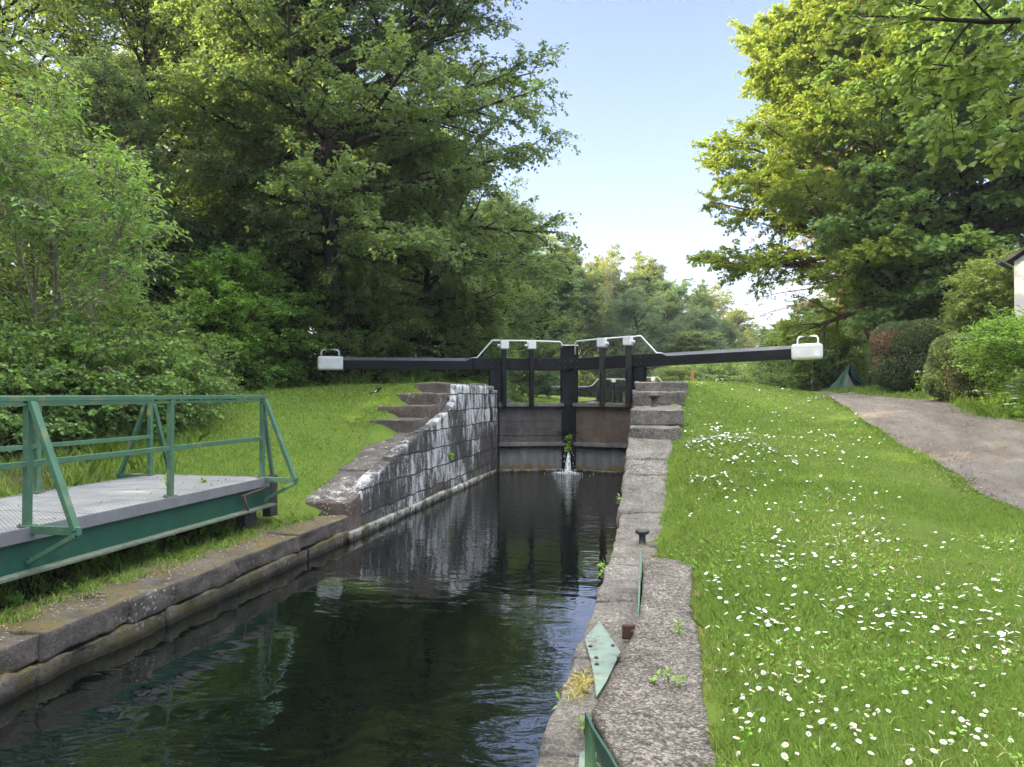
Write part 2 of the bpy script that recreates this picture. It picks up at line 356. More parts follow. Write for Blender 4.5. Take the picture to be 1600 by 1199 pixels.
# ------------------------------------------------------------------ helpers
def tag(o, label=None, cat=None, group=None, kind=None):
    if label: o['label'] = label
    if cat: o['category'] = cat
    if group: o['group'] = group
    if kind: o['kind'] = kind
    return o
def empty(name, loc=(0, 0, 0), rz=0):
    o = bpy.data.objects.new(name, None); COL.objects.link(o); o.empty_display_size = .2
    o.location = loc; o.rotation_euler = (0, 0, rz); return o
def link(name, me, material, parent=None, loc=None):
    o = bpy.data.objects.new(name, me); COL.objects.link(o)
    if material is not None and not me.materials: me.materials.append(material)
    if parent: o.parent = parent
    if loc: o.location = loc
    return o
def arr_mesh(name, V, F, tint=None, smooth=False):
    V = np.asarray(V, np.float32); F = np.asarray(F, np.int32)
    me = bpy.data.meshes.new(name); k = F.shape[1]
    me.vertices.add(len(V)); me.vertices.foreach_set('co', V.ravel())
    me.loops.add(F.size); me.loops.foreach_set('vertex_index', F.ravel())
    me.polygons.add(len(F)); me.polygons.foreach_set('loop_start', np.arange(0, F.size, k, dtype=np.int32))
    if smooth: me.polygons.foreach_set('use_smooth', np.ones(len(F), bool))
    me.update(calc_edges=True)
    if tint is not None:
        at = me.attributes.new('tint', 'FLOAT', 'POINT'); at.data.foreach_set('value', np.asarray(tint, np.float32))
    return me
class MB:
    def __init__(s): s.v = []; s.f = []
    def add(s, vs, fs):
        k = len(s.v); s.v += [tuple(x) for x in vs]; s.f += [tuple(i + k for i in f) for f in fs]; return s
    def box(s, a, b):
        (x0, y0, z0), (x1, y1, z1) = a, b
        return s.hexa([(x0, y0, z0), (x1, y0, z0), (x1, y1, z0), (x0, y1, z0), (x0, y0, z1), (x1, y0, z1), (x1, y1, z1), (x0, y1, z1)])
    def hexa(s, c):
        return s.add(c, [(3, 2, 1, 0), (4, 5, 6, 7), (0, 1, 5, 4), (1, 2, 6, 5), (2, 3, 7, 6), (3, 0, 4, 7)])
    def beam(s, p, q, w, h, up=(0, 0, 1)):
        p, q = Vector(p), Vector(q); d = (q - p).normalized(); u = Vector(up)
        if abs(d.dot(u)) > .98: u = Vector((1, 0, 0))
        r = d.cross(u).normalized() * w / 2; u = r.cross(d).normalized() * h / 2
        return s.hexa([p - r - u, p + r - u, q + r - u, q - r - u, p - r + u, p + r + u, q + r + u, q - r + u])
    def tube(s, pts, r, k=8, caps=True):
        pts = [Vector(x) for x in pts]; rs = r if isinstance(r, (list, tuple)) else [r] * len(pts)
        base = len(s.v); t0 = (pts[1] - pts[0]).normalized()
        a = Vector((0, 0, 1)) if abs(t0.z) < .9 else Vector((1, 0, 0))
        for i, pnt in enumerate(pts):
            t = (pts[min(i + 1, len(pts) - 1)] - pts[max(i - 1, 0)]).normalized()
            e = (a - t * a.dot(t)).normalized(); g = t.cross(e)
            for j in range(k):
                an = 2 * math.pi * j / k
                s.v.append(tuple(pnt + (e * math.cos(an) + g * math.sin(an)) * rs[i]))
        for i in range(len(pts) - 1):
            for j in range(k):
                q = base + i * k; s.f.append((q + j, q + (j + 1) % k, q + k + (j + 1) % k, q + k + j))
        if caps:
            s.f.append(tuple(base + j for j in reversed(range(k)))); q = base + (len(pts) - 1) * k
            s.f.append(tuple(q + j for j in range(k)))
        return s
    def lathe(s, prof, c=(0, 0, 0), k=16):
        base = len(s.v)
        for r, z in prof:
            for j in range(k):
                an = 2 * math.pi * j / k; s.v.append((c[0] + r * math.cos(an), c[1] + r * math.sin(an), c[2] + z))
        for i in range(len(prof) - 1):
            for j in range(k):
                q = base + i * k; s.f.append((q + j, q + (j + 1) % k, q + k + (j + 1) % k, q + k + j))
        s.f.append(tuple(base + j for j in reversed(range(k)))); q = base + (len(prof) - 1) * k
        s.f.append(tuple(q + j for j in range(k))); return s
    def build(s, name, material, parent=None, bevel=0, smooth=False):
        me = bpy.data.meshes.new(name); me.from_pydata(s.v, [], s.f); me.update()
        bm = bmesh.new(); bm.from_mesh(me); bmesh.ops.recalc_face_normals(bm, faces=bm.faces); bm.to_mesh(me); bm.free()
        if smooth:
            for q in me.polygons: q.use_smooth = True
        o = link(name, me, material, parent)
        if bevel:
            b = o.modifiers.new('bevel', 'BEVEL'); b.width = bevel; b.segments = 2; b.limit_method = 'ANGLE'; b.angle_limit = R_(40)
        return o
def rough_block(name, c8, material, parent=None, cuts=9, amp=.014, bev=.025, seed=0):
    """a weathered stone block: eight corners, worn edges, uneven faces"""
    mb = MB().hexa(c8); me = bpy.data.meshes.new(name); me.from_pydata(mb.v, [], mb.f)
    bm = bmesh.new(); bm.from_mesh(me); bmesh.ops.recalc_face_normals(bm, faces=bm.faces)
    bmesh.ops.bevel(bm, geom=bm.edges[:], offset=bev, segments=2, affect='EDGES', profile=.6)
    L = [e for e in bm.edges if e.calc_length() > .14]
    for it in range(3):
        L = [e for e in bm.edges if e.calc_length() > .13]
        if not L: break
        bmesh.ops.subdivide_edges(bm, edges=L, cuts=1 if it else 3, use_grid_fill=True)
    bm.normal_update()
    for v in bm.verts:
        q = v.co + Vector((seed * 3.1, 0, 0))
        dd = noise.fractal(q * 2.2, 1, 2, 4) * amp * 1.4 + noise.noise(q * 9) * amp * .55 + noise.noise(q * 26) * amp * .3
        v.co += v.normal * dd
    bmesh.ops.triangulate(bm, faces=[f for f in bm.faces if len(f.verts) > 4])
    bm.to_mesh(me); bm.free()
    for q in me.polygons: q.use_smooth = True
    return link(name, me, material, parent)
def block(name, x0, x1, y0, y1, zt0, zt1, thick, material, parent, seed=0, amp=.014, bev=.025, skew=0):
    """stone between y0 and y1 whose top goes from zt0 (at y0) to zt1 (at y1)"""
    c = [(x0, y0, zt0 - thick), (x1, y0 + skew, zt0 - thick), (x1, y1 + skew, zt1 - thick), (x0, y1, zt1 - thick),
         (x0, y0, zt0), (x1, y0 + skew, zt0), (x1, y1 + skew, zt1), (x0, y1, zt1)]
    return rough_block(name, c, material, parent, seed=seed, amp=amp, bev=bev)

# ------------------------------------------------------------------ ground height
class TPS:
    def __init__(s, P, reg=.02):
        P = np.array(P, float); s.x = P[:, :2]; nn = len(P)
        K = s.k(s.x, s.x) + np.eye(nn) * reg; A = np.zeros((nn + 3, nn + 3)); A[:nn, :nn] = K
        Q = np.c_[np.ones(nn), s.x]; A[:nn, nn:] = Q; A[nn:, :nn] = Q.T
        s.w = np.linalg.solve(A, np.r_[P[:, 2], 0, 0, 0])
    @staticmethod
    def k(a, b):
        r2 = ((a[:, None] - b[None]) ** 2).sum(-1) + 1e-9; return .5 * r2 * np.log(r2)
    def __call__(s, x, y):
        x = np.asarray(x, float); sh = x.shape; q = np.c_[x.ravel(), np.asarray(y, float).ravel()]
        o = np.concatenate([s.k(c, s.x) @ s.w[:-3] + s.w[-3] + c @ s.w[-2:] for c in np.array_split(q, max(1, len(q) // 20000))])
        return o.reshape(sh)
def pxs(L): return [(*W(px, d), zat(py, d)) for px, py, d in L]
LP = pxs([(450, 768, 12.6), (420, 730, 13.4), (640, 602.5, 21.5), (560, 604, 21.5), (500, 607, 21.5), (420, 615, 20), (340, 640, 17.5),
          (285, 682, 15), (560, 650, 17), (500, 690, 15.5), (430, 660, 16.5), (600, 620, 19.5)])
LP += [(-5.6, y, .33) for y in (-12, -4, 2, 5, 8, 10)] + [(-6.4, y, .36) for y in (-4, 3, 6, 9)] + [(-7.6, y, .55) for y in (-4, 3, 6, 9)]
LP += [(-9.2, y, z) for y, z in ((-12, .9), (-4, .9), (3, 1.0), (7, 1.05), (10, 1.15), (12, 1.45))] + [(-12, 2, 1.3), (-12, 8, 1.4), (-13, 14, 1.7), (-18, 5, 1.8), (-15, 20, 2.1), (-20, 14, 2.2)]
LP += [(-6.05, 15.2, 1.67), (-6.05, 15.9, 1.93), (-6.0, 16.8, 2.21), (-6.0, 17.8, 2.46), (-6.25, 15.6, 1.78), (-6.35, 16.4, 2.03), (-6.2, 17.3, 2.30), (-6.0, 18.6, 2.585), (-5.9, 14.6, 1.36), (-5.85, 13.4, 1.06), (-5.8, 12.2, .78)]
LP += [(-5.5, 11.3, .42), (-5.5, 12, .66), (-5.5, 13, .88), (-5.5, 14.2, 1.18), (-5.5, 15.6, 1.55), (-5.8, 16.8, 1.92), (-5.8, 17.8, 2.22), (-5.5, 19, 2.52), (-5.5, 22, 2.54), (-5.5, 24.5, 2.1), (-5.5, 27, 1.80), (-5.5, 36, 1.78), (-5.5, 46, 1.8), (-5.5, 56, 1.85), (-9, 23, 2.45), (-9, 30, 2.1), (-12, 40, 2.2), (-9, 46, 2.15), (-9, 56, 2.2), (-14, 30, 2.2)]
FARP = [(x, y, 2.2) for x in (-120, -60) for y in (-60, 0, 60, 150, 300)]
LP += FARP + [(-8, 150, 2.2), (-8, 300, 2.2), (-8, -60, .8)]
RP = pxs([(1100, 1199, 3.3), (1100, 800, 9.4), (1100, 700, 13), (1100, 650, 16.5), (1080, 598, 20.5), (1130, 597, 21), (1200, 604, 20.5), (1255, 614.5, 20), (1300, 624, 19),
          (1600, 800, 10.4), (1500, 745, 12.2), (1400, 690, 14.8), (1600, 660, 14.7), (1500, 640, 18), (1430, 626, 21.5), (1330, 621, 25), (1328, 613, 33), (1212, 607, 45), (1400, 603, 26), (1520, 620, 20), (1600, 640, 17),
          (1250, 613, 30), (1400, 900, 7.0), (1300, 800, 9.2), (1250, 700, 13)])
RP += [(x, y, .70) for x in (.1, 2, 5) for y in (-8, 0, 2.5)] + [(.1, 5, .70), (.1, 7, .68), (-.15, 8.5, .50), (-.1, 10, .52), (0, 11.5, .68), (.05, 13, 1.04), (.1, 14.2, 1.36), (.2, 15, 1.62), (.2, 16.4, 1.96), (.3, 17.2, 2.24), (.35, 17.8, 2.46), (.35, 18.8, 2.56), (.2, 22, 2.56), (.2, 30, 2.3), (.2, 56, 2.2), (6, 30, 2.35), (4, 40, 2.25), (10, 60, 2.3), (8, 0, .72), (12, 0, .8), (14, 6, 1.0), (20, 0, 1.0), (20, 14, 2.2), (24, 24, 2.8), (20, 34, 2.8), (24, 50, 2.8)]
RP += [(x, y, 2.4) for x in (60, 120) for y in (-60, 0, 60, 150, 300)] + [(3, 150, 2.2), (3, 300, 2.2), (3, -60, .8)]
tl, tr = TPS(LP), TPS(RP)
def G(x, y):
    x = np.asarray(x, float); y = np.asarray(y, float)
    z = np.where(x < -3, tl(x, y), tr(x, y)); return np.clip(z, -.2, 5)
def g1(x, y): return float(G(np.array([x]), np.array([y]))[0])
REDGE = ([-400, 7.4, 8.2, 11.5, 14, 15, 400], [.1, .1, -.15, -.1, .0, .05, .05])

# path polylines
PL = [W(1600, 10.4), W(1500, 12.2), W(1400, 14.8), W(1300, 19.3), W(1257, 25), W(1214, 45), W(1200, 80)]
PR = [W(1600, 14.7), W(1505, 18), W(1435, 21.5), W(1345, 25.5), W(1290, 30), W(1230, 46), W(1207, 82)]
PL = [(6.6, -12), (7.0, -2), (7.7, 4)] + PL; PR = [(10.6, -12), (10.9, -2), (11.3, 5.5)] + PR
def resample(P, n):
    P = np.array(P); t = np.linspace(0, len(P) - 1, n); i = np.clip(t.astype(int), 0, len(P) - 2); f = (t - i)[:, None]
    p0 = P[np.clip(i - 1, 0, None)]; p1 = P[i]; p2 = P[i + 1]; p3 = P[np.clip(i + 2, None, len(P) - 1)]
    return .5 * (2 * p1 + (p2 - p0) * f + (2 * p0 - 5 * p1 + 4 * p2 - p3) * f ** 2 + (3 * p1 - p0 - 3 * p2 + p3) * f ** 3)
PLs, PRs = resample(PL, 220), resample(PR, 220)
# ragged turf edge
wob = np.array([noise.noise(Vector((i * .13, 0, 0))) * .12 + noise.noise(Vector((i * .4, 4, 0))) * .035 for i in range(220)])
PLs[:, 0] += wob; PRs[:, 0] += np.roll(wob, 40)
POLY = np.vstack([PLs, PRs[::-1]])
def in_poly(x, y, P=POLY):
    ins = np.zeros(x.shape, bool); j = len(P) - 1
    for i in range(len(P)):
        xi, yi = P[i]; xj, yj = P[j]
        c = ((yi > y) != (yj > y)) & (x < (xj - xi) * (y - yi) / (yj - yi + 1e-12) + xi); ins ^= c; j = i
    return ins
def lawnf(x, y):
    """0 bare soil .. 1 lawn"""
    x = np.asarray(x, float); y = np.asarray(y, float); v = np.ones(x.shape)
    nz = np.sin(x * 1.7 + y * .6) * .25 + np.sin(y * 2.3 - x) * .2
    L = x < -3
    edge = np.interp(y, [-50, 9, 10.5, 12, 14, 17, 20, 24, 60], [-5.2, -5.2, -9.0, -9.4, -10.2, -10.8, -11.4, -12, -14])
    v = np.where(L & (x < edge + nz * .8), .12, v)
    v = np.where(L & (y < 10.6) & (x > -9.2), .25, v)
    far = x > np.interp(y, [-50, 5, 14, 22, 34, 60], [13, 12.5, 14.2, 15.5, 18, 18])
    v = np.where(~L & far, .3, v)
    return v
def ground_mesh():
    ys = np.r_[np.array([-400, -200, -100, -50, -25, -14]), np.arange(-8, 2, 1.0), np.arange(2, 26, .25), np.arange(26, 60, 1.0), np.array([62, 66, 72, 80, 95, 120, 160, 230, 340, 500, 800.])]
    cs = np.r_[np.arange(0, 5, .25), np.arange(5, 15, .5), np.array([15, 16, 17.5, 19, 21, 24, 28, 34, 45, 60, 90, 140, 220, 350, 600.])]
    V = []; F = []; LA = []
    for side in (-1, 1):
        k = len(V) and sum(len(a) for a in V)
        Y, C = np.meshgrid(ys, cs, indexing='ij')
        X = (-5.45 - C) if side < 0 else (np.interp(Y, *REDGE) + C)
        Z = G(np.clip(X, -110, 110), np.clip(Y, -55, 290))
        nzv = np.array([noise.fractal(Vector((a * .9, b * .9, 0)), 1, 2, 3) for a, b in zip(X.ravel(), Y.ravel())]).reshape(X.shape)
        Z = Z + nzv * np.where(C < .3, .01, .035) - np.where(in_poly(X, Y), .09, 0)
        V.append(np.c_[X.ravel(), Y.ravel(), Z.ravel()]); LA.append(lawnf(X, Y).ravel())
        nr, nc = X.shape; i, j = np.meshgrid(np.arange(nr - 1), np.arange(nc - 1), indexing='ij'); a = (i * nc + j).ravel() + k
        q = np.c_[a, a + 1, a + nc + 1, a + nc]; F.append(q if side > 0 else q[:, ::-1])
    me = arr_mesh('ground', np.vstack(V), np.vstack(F), None, True)
    at = me.attributes.new('lawn', 'FLOAT', 'POINT'); at.data.foreach_set('value', np.concatenate(LA).astype(np.float32))
    tag(link('ground', me, M['ground']), kind='structure')
ground_mesh()
# towpath sheet
nv = 12
Vp = []
for i in range(220):
    for j in range(nv):
        t = j / (nv - 1); q = PLs[i] * (1 - t) + PRs[i] * t; Vp.append((q[0], q[1]))
Vp = np.array(Vp); Z = G(Vp[:, 0], Vp[:, 1]) + .012
Z += np.array([noise.noise(Vector((a * 2.5, b * 2.5, 3))) * .012 for a, b in Vp])
i, j = np.meshgrid(np.arange(219), np.arange(nv - 1), indexing='ij'); a = (i * nv + j).ravel()
tag(link('towpath', arr_mesh('towpath', np.c_[Vp, Z], np.c_[a, a + 1, a + nv + 1, a + nv], None, True), M['path']), kind='structure')
# water sheets
for nm, y0, y1, z in (('water', -60, 22.9, 0), ('water', 22.9, 56.5, 1.2), ('water', 56.5, 400, 1.75)):
    tag(MB().add([(-5.4, y0, z), (-.2, y0, z), (-.2, y1, z), (-5.4, y1, z)], [(0, 1, 2, 3)]).build(nm, M['water']), kind='structure')
tag(MB().box((-6, -60, -2.2), (0, 400, -2.0)).build('canal_bed', M['dark']), kind='structure')

# ------------------------------------------------------------------ lock walls and steps
def face_sheet(name, ys, ztop, zlo, xf, sgn, depth, material, parent, groove=True, res=.06):
    """uneven masonry face that turns over into its own top"""
    V = []; nzs = 34; nt = 6
    for y in ys:
        zt = ztop(y)
        for k in range(nzs + nt):
            if k < nzs: z = zlo + (zt - zlo) * k / (nzs - 1); x = xf(z); nx = 1
            else: z = zt; x = xf(zt) + sgn * depth * (k - nzs + 1) / nt; nx = 0
            q = Vector((x, y, z)); dd = noise.fractal(q * 1.6, 1, 2, 4) * .020 + noise.noise(q * 8) * .008
            if k >= nzs - 1 and k <= nzs: z -= .012
            V.append((x - sgn * dd * nx, y, z + (0 if nx else dd)))
    nc = nzs + nt; i, j = np.meshgrid(np.arange(len(ys) - 1), np.arange(nc - 1), indexing='ij'); a = (i * nc + j).ravel()
    F = np.c_[a, a + nc, a + nc + 1, a + 1]
    if sgn > 0: F = F[:, ::-1]
    return link(name, arr_mesh(name, V, F, None, True), material, parent)
LY = [11.55, 11.65, 12.5, 13.2, 14.1, 14.9, 16.3, 17.4, 17.95, 18.05, 30]
LZ = [.60, .63, .87, 1.06, 1.28, 1.47, 1.73, 1.97, 2.16, 2.57, 2.57]
lw = tag(empty('lock_wall', (-5.1, 11.5, 0)), 'dark stone lock wall streaked with white lichen, stepping up to the left gate', 'stone wall')
lw.location = (0, 0, 0)
face_sheet('wall_face', np.arange(11.55, 22.3, .07), lambda y: float(np.interp(y, LY, LZ)), -.5, lambda z: -4.99 - .035 * max(z, 0), -1, .22, M['wall'], lw)
block('wall_end', -5.75, -4.99, 11.5, 11.95, .60, .70, .9, M['stepdark'], lw, 5)
ST = [(17.95, 22.2, 2.60, 2.60, -6.35, 'step'), (16.95, 18.0, 2.34, 2.34, -6.2, 'step'), (16.0, 17.1, 2.07, 2.10, -6.3, 'stepdark'), (15.35, 16.3, 1.79, 1.82, -6.2, 'step')]
for i, (y0, y1, a, b_, x0, mm) in enumerate(ST): block('step', x0 + .25 * (i == 0), -5.22, y0, y1, a, b_, .42, M[mm], lw, i, .034, .022, random.uniform(-.06, .06))
for i, (y0, y1, a, b_, x0) in enumerate([(14.25, 15.4, 1.27, 1.54, -5.95), (12.95, 14.22, .98, 1.27, -5.85), (11.6, 12.92, .65, .96, -5.80)]):
    block('sloping_slab', x0, -5.05, y0, y1, a, b_, .30, M['step'], lw, 10 + i, .026, .04)
block('waterline_ledge', -5.2, -4.93, 11.4, 21.9, .15, .13, .5, M['ledge'], lw, 3, .022, .03)
mb = MB().box((-5.35, 21.55, -.4), (-4.97, 22.35, 2.45)); mb.build('gate_recess', M['wall'], lw, .03)
# small fern on the wall is a thing of its own (below)

rw = tag(empty('lock_wall'), 'right stone lock wall with stepped top beside the daisy lawn', 'stone wall')
RYs = [9, 11.4, 13, 13.6, 14.4, 14.6, 15.2, 16.9, 17.5, 30]; RZs = [.40, .58, .95, 1.17, 1.5, 1.65, 1.98, 2.33, 2.55, 2.55]
face_sheet('wall_face', np.arange(10.4, 22.3, .14), lambda y: float(np.interp(y, RYs, RZs)) - .24, -.5, lambda z: -.72, 1, .3, M['wall'], rw)
for i, (y0, y1, a, b_, x1, mm) in enumerate([(17.45, 22.2, 2.60, 2.60, .42, 'coping'), (16.85, 17.8, 2.38, 2.40, .34, 'coping'), (15.2, 16.95, 2.03, 2.08, .26, 'coping'), (14.6, 15.4, 1.70, 1.74, .20, 'coping')]):
    block('step', -.74, x1, y0, y1, a, b_, .30, M[mm], rw, 20 + i, .028, .022, random.uniform(-.05, .05))
for i, (y0, y1, a, b_, x1) in enumerate([(13.62, 14.62, 1.22, 1.52, .06), (13.02, 13.6, 1.0, 1.2, .05), (11.42, 13.0, .62, .99, .03)]):
    block('sloping_slab', -.74, x1, y0, y1, a, b_, .28, M['coping'], rw, 30 + i, .026, .04)
MB().box((-1.0, 21.6, -.4), (-.6, 22.35, 2.45)).build('gate_recess', M['wall'], rw, .03)

# lock chamber walls beyond the gate
for lab, x0, x1 in (('left wall of the lock chamber behind the black gates', -5.6, -5.0), ('right wall of the lock chamber behind the black gates', -.8, -.2)):
    cw = tag(empty('chamber_wall'), lab, 'stone wall')
    MB().box((x0, 22.36, -1), (x1, 57.5, 1.5)).build('wall_face', M['wall'], cw, .02)
    y = 22.4
    while y < 57:
        zt = float(np.interp(y, [22, 24, 27, 60], [2.5, 2.2, 1.74, 1.74])); L = random.uniform(1.2, 1.7)
        z2 = float(np.interp(y + L, [22, 24, 27, 60], [2.5, 2.2, 1.74, 1.74]))
        MB().hexa([(x0 + .004, y, 1.502), (x1 + .004, y, 1.502), (x1 + .004, y + L - .01, 1.502), (x0 + .004, y + L - .01, 1.502), (x0 + .004, y, zt), (x1 + .004, y, zt), (x1 + .004, y + L - .01, z2), (x0 + .004, y + L - .01, z2)]).build('coping_stone', M['coping'], cw, .02); y += L

# left low quay wall by the bridge
qw = tag(empty('quay_wall'), 'low mossy quay wall below the green bridge', 'stone wall')
y = 11.5; i = 0
while y > -4:
    L = random.uniform(1.0, 1.9); f = .05 * random.uniform(-.4, .4)
    block('coping_stone', -5.75, -5.0 + f * .6, y - L + .012, y, .40 + random.uniform(-.015, .015), .40 + random.uniform(-.015, .015), .23, M['quay'], qw, 40 + i, .030, .022); y -= L; i += 1
y = 11.6
while y > -4:
    L = random.uniform(1.3, 2.2)
    block('footing_stone', -5.7, -4.985 + random.uniform(-.02, .02), y - L + .012, y, .155, .155, .8, M['quay'], qw, 60 + i, .034, .022); y -= L; i += 1

# right low coping beside the camera
rq = tag(empty('canal_coping'), 'grey coping stones along the right edge of the water', 'stone coping')
y = 11.4; i = 0
for L, z0 in ((1.55, .60), (1.2, .47), (1.5, .455), (1.6, .45), (1.5, .45), (1.7, .45), (1.9, .45), (2, .45), (2, .45)):
    z1 = .47 if i == 0 else .45
    block('coping_stone', -.68, .02, y - L + .01, y, z1 + random.uniform(-.006, .006), z0 + random.uniform(-.006, .006), .5, M['coping'], rq, 80 + i, .024, .035); y -= L; i += 1
MB().box((-.66, -6, -1.2), (.0, 11.3, -.06)).build('footing', M['quay'], rq, .02)
# raised concrete bridge seat
pts = [(-.26, 7.62), (-.235, 7.1), (-.215, 6.4), (-.21, 5.7), (-.235, 5.2), (-.275, 4.7), (-.33, 4.25), (-.385, 3.9), (-.33, 3.72), (-.24, 3.48), (-.16, 3.25), (-.05, 2.85), (.06, 2.2), (.08, 1.0), (.3, 1.0), (.26, 2.4), (.2, 3.4), (.17, 4.2), (.19, 5.1), (.15, 6.0), (.19, 6.8), (.20, 7.3), (.1, 7.5), (-.05, 7.66)]
bm = bmesh.new(); vs = [bm.verts.new((x, y, .75)) for x, y in pts]; fc = bm.faces.new(vs); fc.normal_update()
if fc.normal.z < 0: fc.normal_flip()
r = bmesh.ops.extrude_face_region(bm, geom=[fc]); 
for g in r['geom']:
    if isinstance(g, bmesh.types.BMVert): g.co.z = .3
bmesh.ops.recalc_face_normals(bm, faces=bm.faces)
bmesh.ops.triangulate(bm, faces=bm.faces[:])
for it in range(5):
    L = [e for e in bm.edges if e.calc_length() > .11]
    if not L: break
    bmesh.ops.subdivide_edges(bm, edges=L, cuts=1); bmesh.ops.triangulate(bm, faces=[f for f in bm.faces if len(f.verts) > 3])
bm.normal_update()
for v in bm.verts: v.co += v.normal * (noise.noise(v.co * 5) * .016 + noise.noise(v.co * 17) * .013)
me = bpy.data.meshes.new('concrete_slab'); bm.to_mesh(me); bm.free()
for q in me.polygons: q.use_smooth = True
tag(link('concrete_slab', me, M['slab']), 'raised rough grey concrete slab between the coping and the grass', 'concrete slab')

# steel of the bridge seat
def strip_plate(pts2, z0, z1, t, name, material):
    mb = MB()
    for (x0, y0, a0, b0), (x1, y1, a1, b1) in zip(pts2[:-1], pts2[1:]):
        d = Vector((x1 - x0, y1 - y0, 0)).normalized(); nn = Vector((-d.y, d.x, 0)) * t
        mb.hexa([(x0, y0, a0), (x1, y1, a1), (x1 + nn.x, y1 + nn.y, a1), (x0 + nn.x, y0 + nn.y, a0), (x0, y0, b0), (x1, y1, b1), (x1 + nn.x, y1 + nn.y, b1), (x0 + nn.x, y0 + nn.y, b0)])
    return mb.build(name, material)
tag(strip_plate([(-.405, 3.86, .45, .757), (-.35, 3.68, .45, .757), (-.26, 3.45, .45, .757), (-.18, 3.22, .45, .757), (-.07, 2.82, .45, .757)][::-1], 0, 0, .012, 'kerb_plate', M['greenpeel']), 'dark green peeling steel kerb plate against the slab at the bottom edge', 'steel plate')
tag(strip_plate([(-.285, 7.66, .46, .80), (-.262, 7.1, .46, .80), (-.245, 6.4, .46, .79), (-.236, 5.8, .46, .62)], 0, 0, .012, 'kerb_plate', M['green']), 'thin upright green steel plate along the far end of the slab', 'steel plate')
fp = tag(empty('bearing_plate'), 'pale green riveted steel plate lying flat on the coping', 'steel plate')
def flat(pts, z, t):
    k = len(pts); return MB().add([(x, y, z) for x, y in pts] + [(x, y, z + t) for x, y in pts], [tuple(reversed(range(k))), tuple(range(k, 2 * k))] + [(i, (i + 1) % k, k + (i + 1) % k, k + i) for i in range(k)])
A = lambda px, py: ((lambda d: W(px, d))((CZ - .475) * FPX / (py - HY)))
flat([A(913, 998), A(936, 970), A(969, 1018), A(962, 1032), A(946, 1065), A(931, 1088), A(928, 1060), A(922, 1030)], .468, .012).build('plate', M['aqua'], fp)
for px, py in ((922, 1010), (957, 1009), (931, 1028), (932, 1038), (966, 1028)):
    x, y = A(px, py); MB().lathe([(.016, 0), (.015, .008), (.008, .014)], (x, y, .480), 10).build('rivet', M['rust'], fp, 0, True)
x, y = A(1, 1); 
fp2 = tag(flat([A(905, 1175), A(921, 1165), A(930, 1199), A(934, 1240), A(900, 1240)], .468, .012).build('bearing_plate', M['aqua']), 'small pale green plate corner at the bottom of the picture', 'steel plate')
x, y = (-.275, 6.02)
rb = tag(empty('rusty_bracket', (x, y, .45)), 'rusty brown iron bracket bolted beside the upright plate', 'bracket')
MB().box((-.085, -.02, 0), (.03, .02, .115)).build('bracket_plate', M['rust'], rb, .012); MB().lathe([(.02, 0), (.02, .03), (.012, .036)], (0.0, -.04, .05), 10).build('bolt', M['rust'], rb)

# ------------------------------------------------------------------ mooring bollards
def bollard(loc, s, label, mm):
    e = tag(empty('mooring_bollard', loc), label, 'bollard', 'mooring bollards on the right lock side')
    MB().lathe([(.070, 0), (.070, .018), (.045, .035), (.040, .11), (.046, .145)], (0, 0, 0), 20).build('post', M[mm], e, 0, True)
    MB().lathe([(.046, .145), (.075, .155), (.088, .172), (.086, .195), (.06, .208), (.02, .212)], (0, 0, 0), 20).build('cap', M[mm], e, 0, True)
    e.scale = (s, s, s)
bollard((*W(1003, 9.55), .455), 1.0, 'short black iron mooring bollard on the low coping stone', 'iron')
bollard((*W(1022, 15.9), 2.04), 1.45, 'rusty grey mooring bollard standing on a stone step near the gate', 'oldiron')

